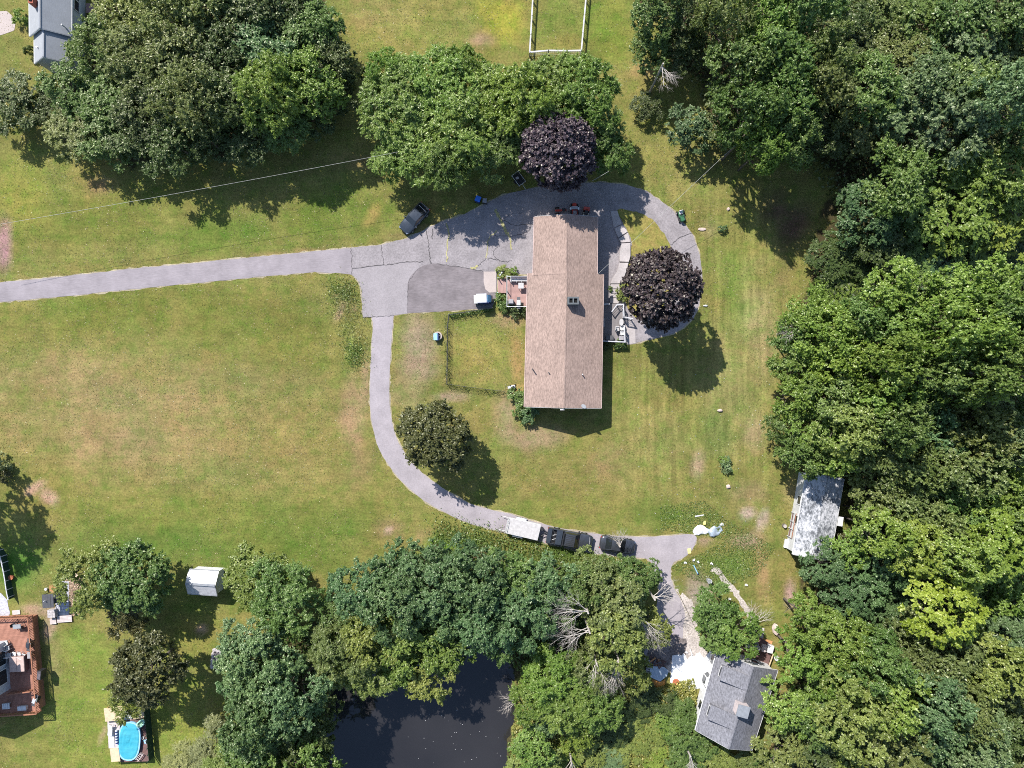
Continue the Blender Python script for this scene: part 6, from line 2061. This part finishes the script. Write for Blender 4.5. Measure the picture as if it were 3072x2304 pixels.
def wrinkled(name, pts, z, mat, label, cat, seed, amp=.12, step=.3, th=.0):
    """A sheet lying on the ground with creases, its ragged outline given in the photograph."""
    poly = [at(*p, z) for p in pts]
    cx = sum(p[0] for p in poly) / len(poly)
    cy = sum(p[1] for p in poly) / len(poly)
    e = thing(name, label, cat, (cx, cy, 0))
    bm = bmesh.new()
    vs = [bm.verts.new((x - cx, y - cy, 0)) for x, y in dens(poly, step)]
    f = bm.faces.new(vs)
    f.normal_update()
    if f.normal.z < 0:
        f.normal_flip()
    bmesh.ops.triangulate(bm, faces=[f])
    for _ in range(2):
        lng = [ed for ed in bm.edges if ed.calc_length() > step * 1.6]
        bmesh.ops.subdivide_edges(bm, edges=lng, cuts=2)
        bmesh.ops.triangulate(bm, faces=bm.faces)
    rr = random.Random(seed)
    ph_ = [rr.uniform(0, 6) for _ in range(6)]
    bnd = {v for ed in bm.edges if ed.is_boundary for v in ed.verts}
    for v in bm.verts:
        x, y = v.co.x, v.co.y
        h = math.sin(x * 2.3 + y * 1.1 + ph_[0]) + math.sin(x * 5.1 - y * 2.4 + ph_[1]) * .6 + math.sin(y * 4.2 + x * 1.3 + ph_[2]) * .6
        v.co.z = z + (.02 if v in bnd else amp * (.5 + .28 * h + rr.uniform(-.12, .12)))
    me = bpy.data.meshes.new(name)
    bm.to_mesh(me)
    bm.free()
    for p in me.polygons:
        p.use_smooth = True
    me.materials.append(M[mat])
    link('sheet', me, e)
    return e


Q = lambda x, y: (1900 + x / 4.365, 1900 + y / 4.365)
wrinkled('white_tarpaulin', [Q(*p) for p in ((510, 290), (560, 282), (600, 275), (632, 290), (660, 258), (680, 285), (705, 340), (735, 310), (762, 288), (800, 300), (830, 262), (870, 248), (900, 300), (935, 322), (965, 280),
                                              (1000, 235), (1060, 205), (1110, 250), (1060, 380), (1010, 480), (985, 580), (930, 680), (880, 720), (800, 725), (745, 750), (715, 772), (690, 735), (650, 700), (640, 660), (590, 640), (540, 650), (500, 655), (478, 640), (490, 540), (500, 410))],
         .06, 'tarp_white', 'large white ragged tarpaulin spread left of the slate-roofed house', 'tarp', 4, .14)
ms = thing('metal_sheet', 'grey-blue sheet metal panel beside the white tarpaulin', 'metal sheet', (*at(1977, 2021, .5), 0))
pl = [at(*Q(*p), .6) for p in ((240, 430), (400, 440), (462, 490), (440, 560), (350, 632), (215, 570), (215, 480))]
c0 = at(1977, 2021, .5)
MB((*c0, 0)).prism(pl, .55, .6).build('panel', 'grey_sheet', ms)
for dx, dy in ((-.6, .3), (.6, .3), (-.3, -.5), (.3, -.5)):
    MB().box(dx, dy, .27, .1, .1, .54).build('support', 'steel_dark', ms)
wrinkled('orange_tarpaulin', [Q(*p) for p in ((235, 595), (310, 622), (352, 636), (415, 600), (420, 650), (400, 695), (350, 715), (300, 710), (262, 670))], .05, 'orange_tarp', 'small orange tarpaulin tucked below the grey metal sheet', 'tarp', 7, .2)
e = thing('scrap_pile', 'pile of rusty boards and scrap above the grey metal sheet', 'scrap pile', at(1977, 1985, .3))
rp = random.Random(12)
for i in range(16):
    MB().box(rp.uniform(-.9, .8), rp.uniform(-.5, .5), .1 + .04 * i, rp.uniform(.5, 1.3), rp.uniform(.1, .25), .06, rp.uniform(0, 3)).build('board', ('lumber', 'deck_brown', 'steel_dark', 'deck_brown')[i % 4], e)
e = thing('dark_pallet', 'dark leaning pallet at the left of the grey metal sheet', 'pallet', at(1946, 2000, .5), R(-15))
for i in range(6):
    MB().box(0, -.75 + .3 * i, .5, .5, .2, .05).build('slat', 'grey_fabric', e)
for sx in (-.2, .2):
    MB().box(sx, 0, .24, .08, 1.7, .47).build('runner', 'steel_dark', e)
for i, (px, py, c, lb) in enumerate(((2028, 2047, 'terracotta', 'rusty round tub lid at the tarpaulin corner'), (2038, 2056, 'yellow_board', 'yellow tub lid beside the rusty one'))):
    e = thing('tub_lid', lb, 'lid', at(px, py, .2))
    MB().cyl(0, 0, 0, .2, .38 - .08 * i, 16, .44 - .08 * i).build('tub', c, e)
    MB().ring(0, 0, .2, .25, .3 - .06 * i, .46 - .08 * i, 18).build('rim', c, e)

# brown patio at the right gable of the slate-roofed house
Q2 = lambda x, y: (2180 + x / 10.37, 1860 + y / 10.37)
pt = thing('brown_patio', 'small reddish-brown board patio at the gable of the slate-roofed house', 'patio', at(2275, 1960))
c0 = at(2275, 1960)
A_, B_, C_, D_ = [Vector(at(*Q2(*p), .3)) for p in ((930, 480), (1460, 800), (1300, 1400), (430, 1090))]
n = 14
for i in range(n):
    p, q = A_.lerp(B_, i / n), A_.lerp(B_, (i + .93) / n)
    r_, s_ = D_.lerp(C_, (i + .93) / n), D_.lerp(C_, i / n)
    MB((*c0, 0)).slab([(*p, .3), (*q, .3), (*r_, .3), (*s_, .3)], .12).build('board', 'deck_brown', pt)
plc = thing('lounge_chair', 'dark grey slatted lounge chair on the brown patio', 'lounger', (*at(2244, 1931, .8), .3), R(-90))
for i in range(7):
    MB().box(-.45 + .16 * i, 0, .4 + .05 * max(0, 3 - i), .14, .6, .04).build('slat', 'grey_fabric', plc)
for s in (-1, 1):
    MB().box(0, s * .3, .3, 1.2, .06, .06).build('frame', 'steel_dark', plc)
    for x in (-.5, .5):
        MB().box(x, s * .3, .14, .06, .06, .28).build('leg', 'steel_dark', plc)
plastic_chair(2263, 1928, .3, R(200), 'grey_fabric', 'cushioned grey chair in the middle of the brown patio', 1.1)
plastic_chair(2268, 1941, .3, R(150), 'pale_fabric', 'pale cushioned chair below the grey one on the brown patio', 1.1)
for px, py, mt, w_, d_, lb in ((2293, 1946, 'pink_white', .5, .85, 'pinkish storage bench on the brown patio'), (2312, 1948, 'white_paint', .7, .95, 'white ribbed box lid at the right of the brown patio')):
    e = thing('patio_box', lb, 'box', (*at(px, py, .8), .3), R(-14))
    MB().box(0, 0, .25, w_, d_, .5).build('body', mt, e)
    for i in range(4):
        MB().box(-w_ / 2 + (i + .5) * w_ / 4, 0, .53, w_ / 4 - .02, d_, .05).build('lid_slat', mt, e)
e = thing('lumber_pile', 'heap of orange-brown lumber at the left of the brown patio', 'lumber pile', at(2234, 1958, .3))
for i in range(14):
    MB().box(rp.uniform(-.8, .8), rp.uniform(-.5, .5), .08 + .045 * i, rp.uniform(.9, 1.7), .14, .05, R(rp.uniform(-80, -20))).build('plank', 'lumber' if i % 3 else 'tan_board', e)
e = thing('lumber_pile', 'few tan planks lying along the upper right patio edge', 'lumber pile', at(2302, 1926, .2))
for i in range(5):
    MB().box(0, .22 - .13 * i, .06 + .02 * i, 1.5 - .1 * i, .12, .05, R(-18)).build('plank', 'lumber', e)
e = thing('board_walk', 'narrow stone-flagged walk leading up from the brown patio', 'path', at(2279, 1910))
c0 = at(2279, 1910)
for i in range(5):
    for j in range(2):
        MB((*c0, 0)).box(c0[0] - .2 + .42 * j + .06 * i - .1, c0[1] - .75 + .42 * i, .06, .38, .36, .1, R(rp.uniform(-8, 8))).build('flagstone', 'stone', e)
e = thing('barrel_rail', 'tan leaning plank at the lower right of the brown patio', 'plank', at(2310, 1985, .5), R(70))
MB().box(0, 0, .62, 2.2, .14, .06).build('plank', 'tan_board', e)
for x in (-.9, .9):
    MB().box(x, 0, .29, .1, .1, .58).build('support', 'lumber', e)
e = thing('white_urn', 'round white urn right of the brown patio', 'urn', at(2330, 1975, .4))
MB().cyl(0, 0, 0, .3, .2, 14, .32).cyl(0, 0, .3, .55, .32, 14, .26).build('bowl', 'white_paint', e)
MB().ring(0, 0, .55, .6, .18, .3, 16).build('rim', 'white_paint', e)

def rock(px, py, r_, label, mat='boulder_stone', sx=1.0, sy=1.0, hz=.6, seed=1, rz=0.0, name='boulder', cat='boulder'):
    bm = bmesh.new()
    bmesh.ops.create_icosphere(bm, subdivisions=2, radius=1)
    rr = random.Random(seed)
    for v in bm.verts:
        k = rr.uniform(.82, 1.12)
        v.co = Vector((v.co.x * r_ * sx * k, v.co.y * r_ * sy * k, v.co.z * r_ * hz * k + r_ * hz * .55))
    me = bpy.data.meshes.new(name)
    bm.to_mesh(me)
    bm.free()
    me.materials.append(M[mat])
    o = link(name, me)
    o.location = (*at(px, py, r_ * .4), 0)
    o.rotation_euler = (0, 0, rz)
    return tag(o, label, cat)


rock(2328, 1889, .62, 'big pinkish boulder at the wood edge above the patio', sx=.75, sy=1.25, hz=.7, seed=3, rz=.25)
rock(2106, 687, .36, 'pale flat stone on the lawn right of the loop drive', sx=1.5, sy=.6, hz=.3, seed=4, name='flat_stone', cat='stone')
rock(2185, 627, .22, 'small pale stone on bare soil near the wood edge', seed=5, name='small_stone', cat='stone')
rock(2160, 1231, .3, 'two-lobed pale stone in the middle of the right lawn', seed=6, sx=1.2, sy=.7, name='field_stone', cat='stone')
rock(2185, 1460, .3, 'pale stone on dry grass above the plastic debris', seed=7, name='field_stone', cat='stone')
rock(2116, 917, .22, 'small white stone beside the right bend of the loop drive', 'white_dirty', seed=8, sx=1.4, sy=.6, name='white_stone', cat='stone')
e = thing('tree_stump', 'short brown stump on the lawn left of the weathered shed', 'stump', at(2354, 1578, .2))
MB().cyl(0, 0, 0, .35, .3, 12, .24).build('trunk', 'bark', e)
MB().cyl(0, 0, .35, .38, .23, 12).build('cut_face', 'dead_wood', e)
e = thing('metal_drum', 'small grey drum standing in the grass left of the gravel path', 'drum', at(2127, 1742, .4))
MB().cyl(0, 0, 0, .75, .28, 16).build('body', 'grey_metal', e)
MB().ring(0, 0, .75, .79, .24, .3, 18).build('rim', 'light_metal', e)

# plastic debris at the end of the south driveway
T3 = lambda x, y: (2040 + x / 6.35, 1520 + y / 6.35)
wrinkled('plastic_sheet', [T3(*p) for p in ((240, 480), (270, 410), (330, 360), (390, 342), (440, 358), (485, 390), (525, 440), (535, 500), (480, 525), (420, 520), (350, 545), (270, 540))], .04, 'tarp_white', 'white plastic sheet heaped at the driveway end', 'plastic sheet', 9, .3, .22)
wrinkled('plastic_sheet', [T3(*p) for p in ((500, 400), (560, 430), (640, 365), (720, 390), (760, 350), (800, 420), (820, 450), (770, 490), (740, 540), (640, 575), (580, 570), (540, 500))], .04, 'grey_sheet', 'crumpled bluish plastic sheet right of the white heap', 'plastic sheet', 10, .3, .2)
wrinkled('plastic_sheet', [T3(*p) for p in ((750, 330), (790, 300), (840, 330), (830, 360), (780, 370))], .03, 'white_dirty', 'small white plastic scrap above the bluish sheet', 'plastic sheet', 11, .15, .15)
e = thing('yellow_bag', 'pale yellow bag touching the white plastic heap', 'bag', at(2114, 1570, .1))
MB().box(0, 0, .12, .38, .5, .24, 0, .7).build('bag', 'yellow_board', e, bevel=.06)
MB().box(0, .28, .2, .2, .1, .1).build('knot', 'yellow_board', e)
e = thing('yellow_board', 'yellow square board at the driveway edge', 'board', at(2068, 1653, .05), R(4))
MB().box(0, 0, .05, .42, .62, .06).build('panel', 'yellow_board', e)
MB().box(0, 0, .085, .36, .04, .02).box(0, .2, .085, .36, .04, .02).box(0, -.2, .085, .36, .04, .02).build('batten', 'yellow_board', e)
e = thing('white_plank', 'white plank lying in the grass above the plastic heap', 'plank', at(2098, 1547, .05), R(9))
MB().box(0, 0, .05, 1.15, .14, .08).build('plank', 'white_paint', e)
MB().box(-.5, 0, .1, .1, .2, .06).build('end_block', 'white_dirty', e)
e = thing('blue_pole', 'pale blue pole in the grass below the driveway fork', 'pole', at(2087, 1708, .05), R(-64))
MB().tube((-.6, 0, .08), (.55, 0, .08), .07, .07, 8).build('tube', 'light_blue', e)
MB().tube((.55, 0, .08), (.68, 0, .08), .1, .1, 8).build('cap', 'navy', e)
for i, (px, py, lb) in enumerate(((2081, 1681, 'upper white scrap in the grass by the fork'), (2095, 1686, 'white scrap right of the upper one by the fork'), (2057, 1688, 'leftmost white scrap near the fork'), (2136, 1691, 'white scrap at the top of the gravel path'),
                                  (2240, 1755, 'white rag on the grass right of the gravel path'), (2190, 1797, 'white bag beside the yard trees'), (2100, 1860, 'white sheet leaning at the yard tree edge'), (2060, 1957, 'pale board by the white tarpaulin top'), (2123, 1946, 'yellowish block at the top corner of the slate house'))):
    e = thing('litter', lb, 'litter', at(px, py, .05), rp.uniform(0, 3))
    MB().box(0, 0, .08, .34, .22, .16, 0, .7).build('scrap', 'white_paint', e)
    MB().box(.1, .1, .06, .2, .2, .1, .6, .6).build('fold', 'white_dirty', e)
e = thing('white_tube', 'white tube standing out above the tarpaulin edge', 'tube', at(2074, 1957, .2), R(-70))
MB().tube((-.4, 0, .12), (.4, 0, .14), .09, .09, 8).build('tube', 'white_paint', e)
MB().ring(0, 0, 0, .02, .06, .1, 8).build('rim', 'white_dirty', e).location = (-.4, 0, .2)

# ------------------------------------------------------------------ dead branches


def dead_branches(px, py, z, ang, spread, length, n, label, seed, name='dead_tree', pitch=.1, group=None):
    x, y = at(px, py, z)
    e = thing(name, label, 'dead tree', (x, y, 0), 0, group)
    rr = random.Random(seed)
    tr_ = MB().tube((0, 0, 0), (0, 0, z), .16, .1, 7)
    tr_.build('trunk', 'dead_wood', e)

    def grow(m, p, d, L, r, lv):
        steps = 4
        for i in range(steps):
            q = p + d * (L / steps)
            m.tube(p, q, r, r * .8, 4)
            r *= .8
            p = q
            d = (d + Vector((rr.uniform(-.16, .16), rr.uniform(-.16, .16), rr.uniform(-.1, .1)))).normalized()
            if lv < 3 and i > 0:
                for s in (-1, 1):
                    a = s * rr.uniform(.35, .75)
                    dd = Vector((d.x * math.cos(a) - d.y * math.sin(a), d.x * math.sin(a) + d.y * math.cos(a), d.z + rr.uniform(-.15, .2))).normalized()
                    grow(m, p, dd, L * rr.uniform(.3, .5), r * .65, lv + 1)

    for i in range(n):
        a = ang + spread * ((i + .5) / n - .5) + rr.uniform(-.1, .1)
        d = Vector((math.cos(a), math.sin(a), pitch + rr.uniform(-.1, .2))).normalized()
        m = MB()
        grow(m, Vector((0, 0, z * rr.uniform(.75, 1.0))), d, length * rr.uniform(.7, 1.1), .055, 1)
        m.build('branch', 'dead_wood', e)
    return e


grp = 'dead trees by the pond wood'
dead_branches(1765, 1840, 9.5, R(180), 1.7, 3.8, 7, 'bare grey dead branches fanning left over the pond wood', 1, group=grp)
dead_branches(1770, 1900, 9.0, R(195), 1.0, 3.4, 5, 'bare branches just below the large fan', 7, group=grp)
dead_branches(1905, 1840, 9.0, R(-55), .9, 4.0, 5, 'long pale dead branches reaching down to the dark gravel', 2, group=grp)
dead_branches(1860, 1990, 7.5, R(-105), 1.0, 2.8, 6, 'grey drooping dead branches above the weeds', 3, group=grp)
dead_branches(1790, 1990, 7.5, R(-100), 1.3, 2.6, 5, 'grey twiggy dead top left of the drooping one', 8, group=grp)
dead_branches(1965, 1800, 7.0, R(15), 1.2, 2.6, 5, 'dead twigs spreading over the lower driveway', 4, group=grp)
dead_branches(1860, 1640, 3.5, R(95), 1.2, 1.6, 4, 'bare twig rising over the black car', 5, group=grp)
dead_branches(1545, 2110, 3, R(180), 1.8, 1.6, 5, 'pale dead bush at the right pond bank', 6, group=grp)
dead_branches(1715, 2290, 3.2, R(-90), 1.4, 2.0, 6, 'grey dead brush at the bottom edge', 9, group=grp)
dead_branches(2072, 2270, 3.5, R(-80), .6, 1.8, 4, 'thin dead stems below the slate-roofed house corner', 10, group=grp)
dead_branches(2268, 1868, 1.2, R(70), 2.2, 1.9, 6, 'pale fallen branches at the end of the gravel path', 11, group=grp)
dead_branches(2400, 990, 7, R(185), 1.4, 1.8, 5, 'grey dead twigs on the wood edge by the lawn', 12, group=grp)
dead_branches(2880, 1165, 13, R(150), 1.2, 2.6, 4, 'bare limbs over the dark gap of the right woods', 13, group=grp)
dead_branches(1990, 190, 8, R(-60), 1.0, 2.4, 4, 'bare limbs at the left edge of the top right wood', 14, group=grp)

# ------------------------------------------------------------------ overhead wires and poles


def wire(p0, z0, p1, z1, r_, label, sag=.6):
    A, B = Vector((*at(*p0, z0), z0)), Vector((*at(*p1, z1), z1))
    m = MB(tuple(A))
    n = 14
    pts = [A.lerp(B, i / n) - Vector((0, 0, sag * 4 * (i / n) * (1 - i / n))) for i in range(n + 1)]
    for i in range(n):
        m.tube(pts[i], pts[i + 1], r_, r_, 5)
    o = m.build('overhead_wire', 'wire_grey')
    o.location = A
    return tag(o, label, 'wire')


def pole(px, py, z, label):
    e = thing('utility_pole', label, 'pole', at(px, py, z))
    MB().cyl(0, 0, 0, z, .15, 10, .11).build('pole', 'bark', e)
    MB().box(0, 0, z - .4, 1.6, .1, .1, R(60)).build('cross_arm', 'bark', e)
    for s in (-.7, .7):
        MB().cyl(s * .5, s * .87, z - .35, z - .15, .05, 8).build('insulator', 'light_metal', e)


wire((-140, 696), 6.5, (1260, 443), 7.0, .016, 'long overhead wire crossing the upper left lawn')
wire((1795, 821), 3.4, (2230, 412), 8.0, .016, 'service wire from the brown-roofed house up into the woods', .4)
wire((1776, 543), 6.0, (1826, 514), 6.3, .018, 'short stretch of wire beside the dark purple maple', .05)
wire((2296, -60), 9.0, (2330, 118), 9.4, .03, 'thin wire hanging over the top right woods', .1)
pole(2230, 412, 8.2, 'wooden pole hidden in the trees above the loop drive')
